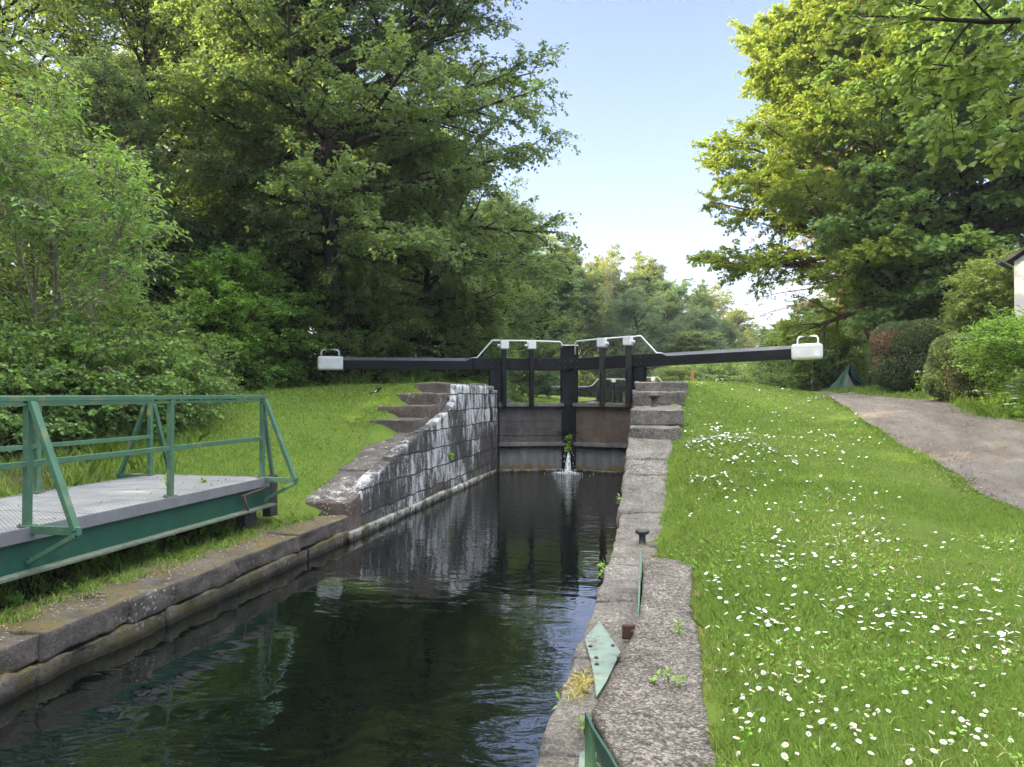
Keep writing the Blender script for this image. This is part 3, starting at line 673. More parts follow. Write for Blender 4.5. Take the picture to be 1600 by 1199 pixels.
# ------------------------------------------------------------------ lock gates
def gate_leaf(side, tilt, label, group, plank='plank', apex=(-2.95, 23.1), with_low=True):
    """one mitre gate leaf: local x runs from the mitre post out along the balance beam"""
    e = tag(empty('lock_gate', (apex[0], apex[1], 0)), label, 'lock gate', group)
    ang = math.atan2(-.8, 2.15 * side); e.rotation_euler = (0, 0, ang)
    s = -side                                        # local y towards the camera side
    T = math.tan(R_(tilt)); zb = lambda x: 3.22 + T * x
    X1 = 7.40 if side < 0 else 7.2
    def b(p, q, w, h, nm, mm, bev=.012, par=e): return MB().beam(p, q, w, h).build(nm, M[mm], par, bev)
    bm_ = b((-.02, 0, zb(0)), (2.95, 0, zb(2.95)), .30, .35, 'balance_beam', 'black', .015)
    if side < 0: MB().box((.24, -.158, 3.22 - .182), (.98, .158, 3.22 + .182)).build('beam_sleeve', M['black'], bm_, .01)
    for bx0 in (.16, .34, 1.2, 2.02, 2.2, 2.38):
        for bz in (-.09, .09): MB().tube([(bx0, .145 * s, zb(bx0) + bz), (bx0, .185 * s, zb(bx0) + bz)], .022, 8).build('bolt', M['iron'], bm_)
    mb = MB(); x0, x1 = 2.95, X1 - .72               # chamfered outer length
    for (xa, xb, ca, cb) in ((x0, x0 + .2, 0, .09), (x0 + .2, x1, .09, .09)):
        V = []
        for x, c in ((xa, ca), (xb, cb)):
            z = zb(x); V += [(x, -.15, z - .172), (x, .15, z - .172), (x, .15, z + .175 - c), (x, .15 - c, z + .175), (x, -.15 + c, z + .175), (x, -.15, z + .175 - c)]
        mb.add(V, [(i, (i + 1) % 6, 6 + (i + 1) % 6, 6 + i) for i in range(6)] + [(5, 4, 3, 2, 1, 0), (6, 7, 8, 9, 10, 11)])
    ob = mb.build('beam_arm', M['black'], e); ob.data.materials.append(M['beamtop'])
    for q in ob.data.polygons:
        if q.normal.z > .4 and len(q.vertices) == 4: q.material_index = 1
    xc = X1 - .72
    cap = MB().hexa([(xc, -.18, zb(xc) - .20), (X1, -.18, zb(X1) - .20), (X1, .18, zb(X1) - .20), (xc, .18, zb(xc) - .20), (xc, -.18, zb(xc) + .20), (X1, -.18, zb(X1) + .20), (X1, .18, zb(X1) + .20), (xc, .18, zb(xc) + .20)]).build('beam_end', M['white'], e, .06)
    for q in cap.data.polygons: q.use_smooth = False
    za, zc = zb(xc + .12) + .19, zb(X1 - .12) + .19
    MB().tube([(xc + .13, 0, za), (xc + .13, 0, za + .13), (xc + .16, 0, za + .185), (xc + .21, 0, za + .205), (X1 - .17, 0, zc + .205), (X1 - .12, 0, zc + .185), (X1 - .09, 0, zc + .13), (X1 - .09, 0, zc)], .023, 10).build('handle', M['white'], cap, 0, True)
    b((.10, -.02 * s, -.3), (.10, -.02 * s, 3.78), .21, .30, 'mitre_post', 'black' if side < 0 else 'black', .012)
    MB().box((-.02, -.14, 3.782), (.24, .14, 3.815)).build('post_cap', M['white'], e, .006)
    XH = 2.29
    b((XH, 0, -.3), (XH, 0, zb(XH) - .18), .26, .30, 'heel_post', 'black', .015)
    b((XH - .26, 0, 2.1), (XH - .26, 0, zb(XH) - .185), .20, .14, 'heel_plate', 'black', .01)
    # solid lower leaf
    b((.2, 0, 2.01), (XH - .12, 0, 2.01), .34, .11, 'top_rail', 'gatebar', .012)
    bd = MB(); rb_ = random.Random(9 + side)
    for q in range(5): o_ = rb_.uniform(-.008, .008); bd.box((.2, -.05 + o_, .882 + q * .2145), (XH - .12, .05 + o_, .882 + (q + 1) * .2145 - .007))
    bd.box((.2, -.03, .882), (XH - .12, .03, 1.953)); bd.build('upper_panel', M[plank], e)
    b((.2, 0, .835), (XH - .12, 0, .835), .26, .12, 'middle_rail', 'gatebar', .012)
    MB().box((.2, -.045, -.3), (XH - .12, .045, .775)).build('lower_panel', M['plank_low'], e)
    b((.2, 0, .03), (XH - .12, 0, .03), .24, .10, 'sill_rail', 'ledge', .012)
    for x in (1.20, 2.02):
        pp = b((x, .20 * s, 1.95), (x, .20 * s, zb(x) + .43), .20, .13, 'paddle_post', 'black_grey' if side > 0 else 'black', .012)
        b((x, .27 * s, 2.07), (x, .27 * s, zb(x) - .30), .11, .05, 'paddle_rack', 'black', .008, pp)
        z = zb(x) + .47
        bx_ = MB().box((x - .13, .20 * s - .12, z - .02), (x + .11, .20 * s + .10, z + .24)); bo = bx_.build('rack_cap', M['white'], pp, .015)
        MB().tube([(x + .12, .20 * s, z + .08), (x + .19, .20 * s, z + .08)], .04, 10).build('spindle', M['white'], bo)
        MB().tube([(x - .19, .20 * s, z - .02), (x - .20, .22 * s, z - .12), (x - .15, .22 * s, z - .18)], .02, 8).build('pawl', M['iron'], bo)
    # hand rail
    zt = lambda x: zb(x) + .70
    MB().tube([(2.98, .03 * s, zb(2.95) + .17), (2.80, .03 * s, zb(2.80) + .19), (2.36, .10 * s, zt(2.36)), (1.2, .10 * s, zt(1.2)), (.30, .10 * s, zt(.3) - .02), (.25, .08 * s, zt(.25) - .07), (.24, .08 * s, zt(.2) - (.19 if side < 0 else .42))], .024, 8).build('hand_rail', M['white'], e, 0, True)
    return e
gl = gate_leaf(-1, 0.0, 'near left lock gate leaf of black timber with level balance beam', 'lower lock gates')
gr_ = gate_leaf(1, 1.65, 'near right lock gate leaf with brownish planks and rising balance beam', 'lower lock gates', 'plank_red')
def copy_tree(o, parent=None):
    c = o.copy(); COL.objects.link(c)
    if parent: c.parent = parent
    for ch in list(o.children): copy_tree(ch, c)
    return c
def far_gate(src, label, px, d, rot, dz, sc_=1.0):
    c = copy_tree(src); x, y = W(px, d); c.location = (x, y, dz); c['label'] = label; c['group'] = 'upper lock gates'
    c.rotation_euler = (0, 0, rot); c.scale = (sc_, sc_, sc_)
# the upper pair, at the head of the chamber; its leaves stand on the higher sill
apx, apy = -2.95, 57.8
cL = copy_tree(gl); cL.location = (apx, apy, -.50); tag(cL, 'far left lock gate leaf across the head of the chamber', 'lock gate', 'upper lock gates')
cR = copy_tree(gr_); cR.location = (apx, apy, -.45); tag(cR, 'far right lock gate leaf showing behind the stone steps', 'lock gate', 'upper lock gates')
for c in (cL, cR):
    c.scale = (1, 1, 1)
# leaking water at the mitre
mb = MB()
for k in range(9):
    a0 = R_(-150 + 15 * k); dx, dy = math.cos(a0) * .06, math.sin(a0) * .09
    mb.tube([(-2.93 + dx * .1, 22.80, .62), (-2.93 + dx * .5, 22.74 + dy * .5, .50), (-2.93 + dx * 1.1, 22.70 + dy, .26), (-2.93 + dx * 1.6, 22.66 + dy * 1.5, .0)], [.008, .015, .022, .03], 6, False)
tag(mb.build('leak_jet', M['foam'], None, 0, True), 'white jet of water leaking through the closed gates', 'water jet')
mb = MB()
for k in range(150):
    a0 = random.uniform(0, 6.28); q = abs(random.gauss(0, .30)); x, y = -2.93 + math.cos(a0) * q, 22.45 + math.sin(a0) * q * .8
    if y > 22.85: continue
    h_ = random.uniform(.01, .09) * max(.1, 1 - q * 1.5); r_ = random.uniform(.012, .035)
    mb.lathe([(r_, .0), (r_ * .7, h_ * .6), (.004, h_)], (x, y, .002), 6)
for k in range(60):
    t = random.random() ** .7; z = .66 * (1 - t * t); x, y = -2.93 + random.gauss(0, .035 + .09 * t), 22.80 - .22 * t + random.gauss(0, .04); r_ = random.uniform(.005, .012)
    mb.lathe([(.002, -.04), (r_, 0), (.002, .02)], (x, min(y, 22.84), max(z, .05)), 5)
tag(mb.build('splash', M['foam'], None, 0, True), 'white foam and splashes where the leak hits the water', 'splash', None, 'stuff')

# ------------------------------------------------------------------ green swing bridge
sb = tag(empty('swing_bridge'), 'green steel swing bridge with grey grating deck and handrails', 'footbridge')
NX, FX, DT = -5.76, -7.66, 1.12
Y0, Y1 = -3.0, 10.35
MB().box((FX, Y0, 1.075), (NX - .0, Y1, DT)).build('deck', M['grating'], sb)
MB().box((NX + .002, Y0, 1.0), (NX + .03, Y1 - .02, DT + .008)).build('deck_edge', M['deckedge'], sb, .004)
MB().box((FX - .03, Y0, 1.0), (FX - .002, Y1 - .02, DT + .008)).build('deck_edge', M['deckedge'], sb, .004)
MB().box((FX, Y1 + .002, .98), (NX, Y1 + .03, DT + .004)).build('deck_end', M['deckedge'], sb, .004)
for X in (NX - .02, FX + .02):
    s = 1 if X > -6.5 else -1
    g_ = MB().box((X - .012, Y0, .735), (X + .012, Y1 + .05, .998)).build('girder', M['greendark'], sb)
    MB().box((X - .07, Y0, .705), (X + .10 * (s > 0) + .03, Y1 + .05, .734)).build('bottom_flange', M['flange'], g_, .004)
MB().box((FX + .05, Y1 - .08, .72), (NX - .05, Y1 + .04, .97)).build('end_beam', M['black_grey'], sb, .006)
MB().box((NX - .16, Y1 + .10, .52), (NX - .02, Y1 + .32, 1.13)).build('end_stop', M['iron'], sb, .02)
def rail_side(X, out):
    t = .055
    top = 2.30
    MB().beam((X, Y0, top), (X, Y1 - .03, top), .06, .05).build('top_rail', M['green'], sb, .006)
    MB().beam((X, Y0, top - .052), (X, Y1 - .06, top - .052), .035, .03).build('rail_flat', M['green'], sb)
    MB().beam((X, Y0, 1.70), (X, Y1 - .08, 1.70), .04, .055).build('mid_rail', M['green'], sb, .004)
    for k, y in enumerate((10.22, 8.12, 6.05, 3.95, 1.9, -.2, -2.3)):
        bpl = MB().box((X - .05, y - .07, DT + .009), (X + .05, y + .07, DT + .021))
        for ey in (-.05, .05): bpl.lathe([(.012, 0), (.012, .012), (.006, .016)], (X - .036 * out, y + ey, DT + .021), 6)
        bpl.build('base_plate', M['flange'], sb)
        p_ = MB().beam((X, y, 1.02), (X, y, top - .025), .062, .062).build('rail_post', M['green'], sb, .006)
        if k % 2 == 0:
            fx = X + out * .52
            MB().beam((X + out * .04, y, top - .03), (fx, y, 1.10), .05, .075, (0, 1, 0)).build('brace', M['green'], sb, .005)
            MB().beam((X + out * .03, y, 1.10), (fx + out * .04, y, 1.10), .055, .075).build('outrigger', M['green'], sb, .005)
            MB().beam((fx, y - .005, 1.06), (X + out * .03, y - .01, .80), .04, .06, (0, 1, 0)).build('strut', M['green'], sb, .004)
            MB().tube([(X + out * .02, y, .83), (X + out * .06, y, .83)], .02, 8).build('bolt', M['iron'], sb)
        if k == 0:
            MB().beam((X - out * .02, y + .05, top - .12), (X - out * .06, y + .42, 1.05), .05, .06).build('end_stay', M['green'], sb, .005)
rail_side(NX - .03, 1); rail_side(FX + .03, -1)
# roller, latch rod, shackle
MB().tube([(NX - .30, 10.12, .555), (NX - .14, 10.12, .555)], .16, 20).build('roller', M['oldiron'], sb, .02)
lt = MB().tube([(NX + .03, 9.55, .94), (NX + .06, 9.58, .95), (NX + .06, 10.2, .99)], .016, 8).build('latch_rod', M['rust'], sb, 0, True)
MB().tube([(NX + .06, 9.58, .95), (NX + .07, 9.63, .80), (NX + .08, 9.70, .66)], .015, 8).build('latch_handle', M['rust'], lt, 0, True)
MB().tube([(FX + .03 + math.cos(a) * .09, 9.95 + math.sin(a) * .05, 1.165) for a in np.linspace(0, 6.0, 14)], .012, 6).build('shackle', M['flange'], sb, 0, True)

# ------------------------------------------------------------------ foliage engine
def unit(a): return a / (np.linalg.norm(a, axis=-1, keepdims=True) + 1e-9)
MAPLE = [(0, 0), (.10, .30), (.30, .52), (.36, .30), (.62, .40), (.66, .18), (1, 0), (.66, -.18), (.62, -.40), (.36, -.30), (.30, -.52), (.10, -.30)]
def leaf_arrays(P, D, L, n, size, asp, rng, spread=.9, flat_=.8, droop=.25, clump=None, shape='quad', along=(.1, 1.0)):
    """n leaves along each twig (P start, D direction, L length)"""
    m = len(P); P = np.repeat(P, n, 0); D = np.repeat(D, n, 0); Lr = np.repeat(L, n)
    t = rng.uniform(along[0], along[1], m * n); up = np.array([0, 0, 1.])
    S = unit(np.cross(D, up) + rng.normal(0, .15, (m * n, 3))); sg = rng.choice([-1, 1], m * n)[:, None]
    base = P + D * (Lr * t)[:, None] + rng.normal(0, .12, (m * n, 3)) * Lr[:, None] * .55
    base[:, 2] -= droop * .25 * (t ** 2) * Lr
    ax = unit(D * .55 + S * sg * spread + rng.normal(0, .42, (m * n, 3)) - up * droop)
    nr = up * flat_ + rng.normal(0, .55, (m * n, 3)); nr = unit(nr - ax * (nr * ax).sum(1, keepdims=True)); wd = np.cross(nr, ax)
    sz = size * rng.uniform(.65, 1.25, m * n)[:, None]
    tint = np.clip(rng.uniform(0, .55, m * n) + np.repeat(rng.uniform(0, .45, m), n), 0, 1)
    if shape == 'quad':
        V = np.stack([base, base + ax * sz * .45 + wd * sz * asp * .5 + nr * sz * .07, base + ax * sz, base + ax * sz * .45 - wd * sz * asp * .5 + nr * sz * .07], 1); k = 4
    else:
        V = np.stack([base + ax * sz * a + wd * sz * b - nr * sz * (.18 * abs(b) + .10 * a * a) for a, b in MAPLE], 1); k = len(MAPLE)
    F = np.arange(len(base) * k).reshape(-1, k)
    return V.reshape(-1, 3), F, np.repeat(tint, k)
def tubes(lines):
    """lines: list of (pts[n,3], radii[n], sides)"""
    V = []; F = []; k0 = 0
    for pts, rad, k in lines:
        nn = len(pts); t = unit(np.gradient(pts, axis=0)); a = np.array([.31, .17, .93]) if abs(t[0, 2]) < .8 else np.array([.93, .2, .1])
        e = unit(a - t * (t @ a)[:, None]); g = np.cross(t, e); an = np.arange(k) * 2 * math.pi / k
        ring = pts[:, None] + (e[:, None] * np.cos(an)[None, :, None] + g[:, None] * np.sin(an)[None, :, None]) * rad[:, None, None]
        V.append(ring.reshape(-1, 3)); i, j = np.meshgrid(np.arange(nn - 1), np.arange(k), indexing='ij'); i = i.ravel(); j = j.ravel()
        F.append(np.c_[i * k + j, i * k + (j + 1) % k, (i + 1) * k + (j + 1) % k, (i + 1) * k + j] + k0); k0 += nn * k
    return np.vstack(V), np.vstack(F)
def bend(p0, d0, L, n, rng, wander, lift):
    pts = [p0]; d = d0 / np.linalg.norm(d0)
    for _ in range(n):
        d = d + rng.normal(0, wander, 3) + np.array([0, 0, lift]) / n; d /= np.linalg.norm(d); pts.append(pts[-1] + d * L / n)
    return np.array(pts)
def tree_meshes(seed, H, r0, cc, cr, nl=42, nsec=11, ntw=6, nlf=20, lsize=.13, asp=.55, start=.18, stems=1, lean=(0, 0), elev=(5, 70), lift=.25,
                droop=.25, tw=.7, flat_=.8, shape='quad', lump=.28, fork=1.0, azlim=None, bare=False, sl=.34, hang=0, spread=.9, twigs=True, along=(.1, 1.0)):
    """cc / cr: centre and radii of the crown ellipsoid, tree base at the origin"""
    rng = np.random.default_rng(seed); cc = np.array(cc, float); cr = np.array(cr, float); off = rng.uniform(0, 50, 3)
    lines = []; TP = []; TD = []; TL = []
    def reach(p, d):
        q = (p - cc) / cr; e = d / cr; a = e @ e; b = q @ e; c = q @ q - 1; disc = b * b - a * c
        if disc < 0: return 0.
        t = (-b + math.sqrt(disc)) / a
        lm = noise.noise(Vector((d * 1.9 + off).tolist())) * lump + noise.noise(Vector((d * 4.5 + off).tolist())) * lump * .6
        return max(0, t * (1 + lm))
    trunks = []
    for s in range(stems):
        a = rng.uniform(0, 6.28); sp = (.05 + .16 * (stems > 1)) ; hh = H * (1 if s == 0 else rng.uniform(.65, .95))
        d0 = np.array([lean[0] + math.cos(a) * sp * (stems > 1), lean[1] + math.sin(a) * sp * (stems > 1), 1.])
        b0 = np.array([math.cos(a), math.sin(a), 0]) * (.12 * H ** .5 * (stems > 1)); b0[2] = -.25
        p = bend(b0, d0, hh, 12, rng, .05, .15)
        r = r0 * (1 - .86 * np.linspace(0, 1, 13)) * (1 if s == 0 else .8); r[0] *= 1.35
        lines.append((p, r, 9)); trunks.append((p, r, hh))
    for i in range(nl):
        p, r, hh = trunks[i % stems]; u = start + (1 - start) * ((i + .5) / nl) ** .9 * .97
        f = u * 12; k = min(int(f), 11); q = p[k] + (p[k + 1] - p[k]) * (f - k); rr = r[k]
        az = i * 2.39996 + rng.uniform(-.5, .5)
        if azlim: az = azlim[0] + (azlim[1] - azlim[0]) * rng.uniform()
        el = R_(elev[0] + (elev[1] - elev[0]) * (u - start) / (1 - start) + rng.normal(0, 9))
        d = np.array([math.cos(az) * math.cos(el), math.sin(az) * math.cos(el), math.sin(el)])
        L = reach(q, d) * rng.uniform(.82, 1.02)
        if L < .5: continue
        lp = bend(q, d, L, 8, rng, .085, lift); lr = np.maximum(min(rr * .55, .03 + .018 * L) * (1 - .88 * np.linspace(0, 1, 9)), .008)
        lines.append((lp, lr, 6))
        for j in range(nsec):
            v = .22 + .78 * (j + rng.uniform(.1, .9)) / nsec; f2 = v * 8; k2 = min(int(f2), 7); q2 = lp[k2] + (lp[k2 + 1] - lp[k2]) * (f2 - k2)
            t = lp[k2 + 1] - lp[k2]; t /= np.linalg.norm(t); sd_ = np.cross(t, [0, 0, 1]); sd_ /= np.linalg.norm(sd_) + 1e-6
            sgn = 1 if j % 2 else -1
            d2 = t * .65 + sd_ * sgn * .85 + rng.normal(0, .30, 3) + np.array([0, 0, .12 - hang]); d2 /= np.linalg.norm(d2)
            L2 = min(sl * L * (1.15 - v) + .45, reach(q2, d2) * 1.1 + .25) * rng.uniform(.7, 1.2)
            if L2 < .2: continue
            sp_ = bend(q2, d2, L2, 4, rng, .12, -hang); rad = np.maximum(lr[k2] * .5 * (1 - .8 * np.linspace(0, 1, 5)), .005)
            lines.append((sp_, rad, 4))
            for m_ in range(ntw):
                v3 = .15 + .85 * (m_ + rng.uniform(0, 1)) / ntw; f3 = v3 * 4; k3 = min(int(f3), 3); q3 = sp_[k3] + (sp_[k3 + 1] - sp_[k3]) * (f3 - k3)
                t3 = sp_[k3 + 1] - sp_[k3]; t3 /= np.linalg.norm(t3); s3 = np.cross(t3, [0, 0, 1.]); s3 /= np.linalg.norm(s3) + 1e-6
                d3 = t3 * .7 + s3 * (1 if m_ % 2 else -1) * .75 + rng.normal(0, .28, 3) - np.array([0, 0, hang * .8]); d3 /= np.linalg.norm(d3)
                l3 = tw * rng.uniform(.6, 1.25)
                TP.append(q3); TD.append(d3); TL.append(l3)
                if twigs: lines.append((np.array([q3, q3 + d3 * l3 * .5 - [0, 0, .02], q3 + d3 * l3 * .95 - [0, 0, droop * .1]]), np.array([.007, .005, .003]) * (1 + .03 * H), 3))
    V, F = tubes(lines); tm = arr_mesh('trunk', V, F, None, True)
    if bare: return tm, None
    lv, lf, tn = leaf_arrays(np.array(TP), np.array(TD), np.array(TL), nlf, lsize, asp, rng, spread, flat_, droop, None, shape, along)
    return tm, arr_mesh('crown', lv, lf, tn)
def place(name, meshes, x, y, label, cat, bmat, lmat, rz=0, s=1.0, group=None, z=None, sz=None, crown='crown', trunk='trunk'):
    e = tag(empty(name, (x, y, (g1(x, y) if z is None else z) - .02), rz), label, cat, group); e.scale = (s, s, sz or s)
    if meshes[0] is not None:
        link(trunk, meshes[0], None, e).data
        if not meshes[0].materials: meshes[0].materials.append(bmat)
    if meshes[1] is not None:
        if not meshes[1].materials: meshes[1].materials.append(lmat)
        c = link(crown, meshes[1], None, e)
        if meshes[1].materials[0] != lmat:
            c.material_slots[0].link = 'OBJECT'; c.material_slots[0].material = lmat
    return e

# --- left bank
x, y = W(525, 24.5)
beech = tree_meshes(3, 17, .42, (1.6, .2, 9.5), (6.5, 6.2, 8.8), 90, 16, 7, 34, .125, .62, .26, 1, (.03, 0), (0, 66), .05, .35, .8, .6, hang=.09, lump=.20, sl=.38)
place('beech_tree', beech, x, y, 'huge dark beech with black limbs arching over the canal against the sky', 'tree', M['bark_dark'], M['leaf_beech'])
x, y = W(655, 27)
horn = tree_meshes(5, 8.6, .20, (0, 0, 4.2), (3.7, 3.6, 4.7), 46, 10, 6, 20, .11, .6, .05, 1, (0, 0), (-12, 60), -.1, .4, .65, .8, hang=.2, lump=.3)
place('hornbeam_tree', horn, x, y, 'olive green tree drooping to the ground behind the left balance beam', 'tree', M['bark_dark'], M['leaf_beech2'])
x, y = W(765, 37)
place('hornbeam_tree', horn, x, y, 'dark drooping tree just left of the gate posts, in front of the far wood', 'tree', M['bark_dark'], M['leaf_beech'], 1.9, 1.12)
x, y = W(95, 14.5)
ash = tree_meshes(8, 5.6, .07, (0, 0, 3.5), (2.05, 1.9, 2.9), 46, 6, 5, 9, .135, .32, .30, 5, (0, 0), (38, 80), .45, .5, .55, .85, lump=.6, sl=.34)
place('ash_sapling', ash, x, y, 'bright feathery ash clump with pale stems at the left edge', 'tree', M['bark_pale'], M['leaf_ash'], .4, 1.0)
x, y = W(362, 22.4)
haw = tree_meshes(9, 4.2, .10, (0, 0, 2.1), (2.45, 2.3, 2.35), 44, 9, 6, 22, .085, .75, .04, 3, (0, 0), (0, 65), 0, .3, .5, .85, hang=.10, lump=.28)
place('maple_bush', haw, x, y, 'rounded bright green field maple bush left of the white beam end', 'bush', M['bark_dark'], M['leaf_haw'], 0, 1.0, None, None, .92)
x, y = W(250, 27)
tall = tree_meshes(12, 15, .28, (0, 0, 9.6), (4.6, 4.4, 6.2), 46, 10, 6, 15, .125, .6, .30, 1, (-.07, 0), (8, 68), .1, .3, .7, .8, lump=.42, hang=.05)
place('tall_tree', tall, x, y, 'tall loose tree with a dark forked limb against the sky, upper left', 'tree', M['bark_dark'], M['leaf_beech2'])
x, y = W(345, 27.5)
ivyt = tree_meshes(15, 15.5, .30, (0, 0, 8.4), (3.5, 3.4, 7.8), 52, 10, 6, 20, .12, .72, .10, 1, (.02, 0), (5, 66), .05, .35, .65, .7, lump=.30, hang=.12)
place('ivy_clad_tree', ivyt, x, y, 'tall grey green tree thick with ivy, left of the beech', 'tree', M['bark_grey'], M['leaf_ivy'])
x, y = W(20, 27)
place('tall_tree', tall, x, y, 'dark tall tree rising behind the ash clump at the left edge', 'tree', M['bark_dark'], M['leaf_beech'], 2.2, .74)
x, y = W(150, 21)
place('ivy_clad_tree', ivyt, x, y, 'middling dark tree between the ash clump and the field maple bush', 'tree', M['bark_grey'], M['leaf_fardark'], 1.1, .60)
x, y = W(470, 33)
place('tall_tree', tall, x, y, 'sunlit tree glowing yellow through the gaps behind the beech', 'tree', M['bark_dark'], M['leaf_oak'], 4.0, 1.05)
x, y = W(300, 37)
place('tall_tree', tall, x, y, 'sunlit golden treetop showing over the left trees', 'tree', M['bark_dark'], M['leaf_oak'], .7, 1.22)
for k, (px, d, s) in enumerate(((570, 33, .85), (180, 34, .8), (90, 22, .5), (480, 27, .45), (300, 24, .45))):
    x, y = W(px, d)
    place('wood_tree', (ivyt, haw, haw, haw, haw)[k] if k else ivyt, x, y, ('shaded wood tree deep behind the beech trunk', 'shaded understorey tree deep in the left wood above the bridge end', 'low dark understorey bush behind the ash stems', 'shaded understorey bush below the beech trunk', 'dark understorey bush in the gap left of the field maple bush')[k], 'tree' if k < 2 else 'bush', M['bark_dark'], M['leaf_fardark'] if k else M['leaf_beech'], 1.3 * k, (.85, 2.2, 1.35, 1.2, 1.3)[k])
x, y = W(548, 24.9); place('maple_bush', haw, x, y, 'dark leafy bush hiding the foot of the beech trunk behind the left beam', 'bush', M['bark_dark'], M['leaf_beech2'], 2.2, .95)
x, y = W(700, 27.5); place('maple_bush', haw, x, y, 'dark leafy bush under the drooping tree left of the gate', 'bush', M['bark_dark'], M['leaf_beech'], 3.4, .95)
# trees outside the frame on the left that shade the foreground
for k, (xx, yy) in enumerate(((-18, 8.5), (-15.5, 2), (-15, -4), (-14, -11), (-21, 0), (-21, 12), (-24, 22), (-24, 34), (-19, 44), (-16, 54))):
    place('wood_tree', horn, xx, yy, 'tree of the dense wood along the left bank', 'tree', M['bark_dark'], M['leaf_beech2'], k * 1.3, 1.7 + .12 * (k % 3), 'trees of the left bank wood', None, 2.1)
for k, (px, d, s, lab) in enumerate(((60, 36, 1.25, 'dark tree deep in the wood behind the ash clump'), (215, 40, 1.3, 'dark tree far back between the ash clump and the field maple'), (350, 42, 1.3, 'dark tree far back behind the field maple bush'), (470, 44, 1.35, 'dark tree far back left of the beech trunk'), (580, 43, 1.3, 'dark tree far back right of the beech trunk'), (690, 48, 1.4, 'dark tree far back behind the left balance beam'))):
    x, y = W(px, d); place('wood_tree', horn, x, y, lab, 'tree', M['bark_dark'], M['leaf_fardark' if k % 2 else 'leaf_beech2'], k * 1.9 + .4, s)
# brambles behind the bridge
bram = tree_meshes(21, 1.5, .025, (0, 0, .75), (1.5, 1.4, 1.05), 40, 7, 5, 14, .075, .75, .02, 5, (0, 0), (5, 60), -.1, .4, .35, .85, lump=.4, hang=.12)
for k, (px, d, s, lab) in enumerate(((40, 13.6, 1.15, 'bramble mound behind the left bridge railing'), (150, 14.2, 1.1, 'pale leafy bramble bush behind the far bridge post'), (235, 15.8, .95, 'bramble bush spilling onto the bank beside the lawn'), (-40, 12.2, 1.0, 'bramble bush at the left edge of the picture'), (215, 18.5, 1.3, 'tall bramble thicket under the ash clump'), (300, 18.5, .8, 'dark low bramble at the foot of the field maple bush'))):
    x, y = W(px, d); place('bramble_bush', bram, x, y, lab, 'bush', M['bark_grey'], M['leaf_bramble'], k * 1.1, s, 'brambles on the left bank', crown='foliage', trunk='stems')
for k, (px, d, s, lab) in enumerate(((735, 27, .75, 'low bright green scrub right behind the left gate heel'), (640, 25.5, .7, 'low green scrub on the crest behind the left beam'), (860, 76, 2.0, 'low hedge bush far up the lock chamber bank'), (805, 74, 2.0, 'far scrub seen between the left gate posts'), (965, 76, 2.0, 'far scrub seen between the right gate posts'))):
    x, y = W(px, d); place('scrub_bush', bram, x, y, lab, 'bush', M['bark_grey'], M['leaf_bramble'], k * 1.7, s, crown='foliage', trunk='stems')

# --- centre background wood
far_a = tree_meshes(31, 15, .22, (0, 0, 7.8), (4.4, 4.4, 7.8), 54, 9, 5, 34, .23, .6, .03, 1, (0, 0), (8, 70), .15, .3, .9, .75, lump=.35, twigs=False)
far_b = tree_meshes(33, 15, .20, (0, 0, 8.2), (3.0, 3.0, 7.4), 50, 8, 5, 26, .21, .6, .06, 1, (0, 0), (28, 78), .25, .2, .8, .7, lump=.45, twigs=False)
bare = tree_meshes(35, 15, .12, (0, 0, 9.5), (2.3, 2.3, 6.2), 34, 8, 4, 1, .1, .5, .35, 2, (0, 0), (45, 80), .3, bare=True)
FAR = [(828, 50, 398, far_a, 'leaf_fardark', 'deep blue green tree right of the beech crown, in the far wood'),
       (800, 66, 372, far_a, 'leaf_beech2', 'far tree rising behind the deep blue green one'),
       (868, 80, 374, far_b, 'leaf_fargold', 'pale golden topped tree at the left end of the far skyline'),
       (905, 72, 420, far_a, 'leaf_far', 'grey green tree over the left gate paddles in the far wood'),
       (945, 86, 392, far_b, 'leaf_fargold', 'thin straw coloured tree beside the bare stems'),
       (985, 78, 428, far_a, 'leaf_far', 'broad grey green tree over the right gate paddles'),
       (1015, 92, 402, far_b, 'leaf_fargold', 'far tree with a bright yellow lit tip'),
       (1050, 84, 440, far_a, 'leaf_fardark', 'dark far tree right of the yellow tipped one'),
       (1085, 96, 446, far_b, 'leaf_far', 'slim far tree at the edge of the skyline gap'),
       (1118, 100, 446, far_b, 'leaf_fargold', 'airy golden tree in the gap below the oak crown'),
       (1150, 112, 484, far_a, 'leaf_fargold', 'low golden tree farthest down the towpath gap'),
       (1185, 118, 508, far_b, 'leaf_far', 'small far tree just left of the white beam cap'),
       (1090, 70, 520, far_a, 'leaf_far', 'green bank tree standing low behind the right balance beam'),
       (1145, 78, 545, far_a, 'leaf_fardark', 'dark low tree beside the far end of the towpath'),
       (900, 78, 505, far_a, 'leaf_beech2', 'olive bank tree behind the meeting gate posts'),
       (985, 80, 512, far_a, 'leaf_far', 'bushy bank tree behind the far gate rails'),
       (1046, 76, 535, far_b, 'leaf_beech2', 'brownish green bank tree by the wooden post')]
for k, (px, d, ty, ms, lm, lab) in enumerate(FAR):
    x, y = W(px, d); gz = g1(x, y); s = (zat(ty, d) - gz) / 15.4
    place('wood_tree', ms, x, y, lab, 'tree', M['bark_grey'], M[lm], k * 1.37, max(s, .78 if d < 75 else s) if ms is far_a else s * .97, 'trees of the far wood', sz=s)
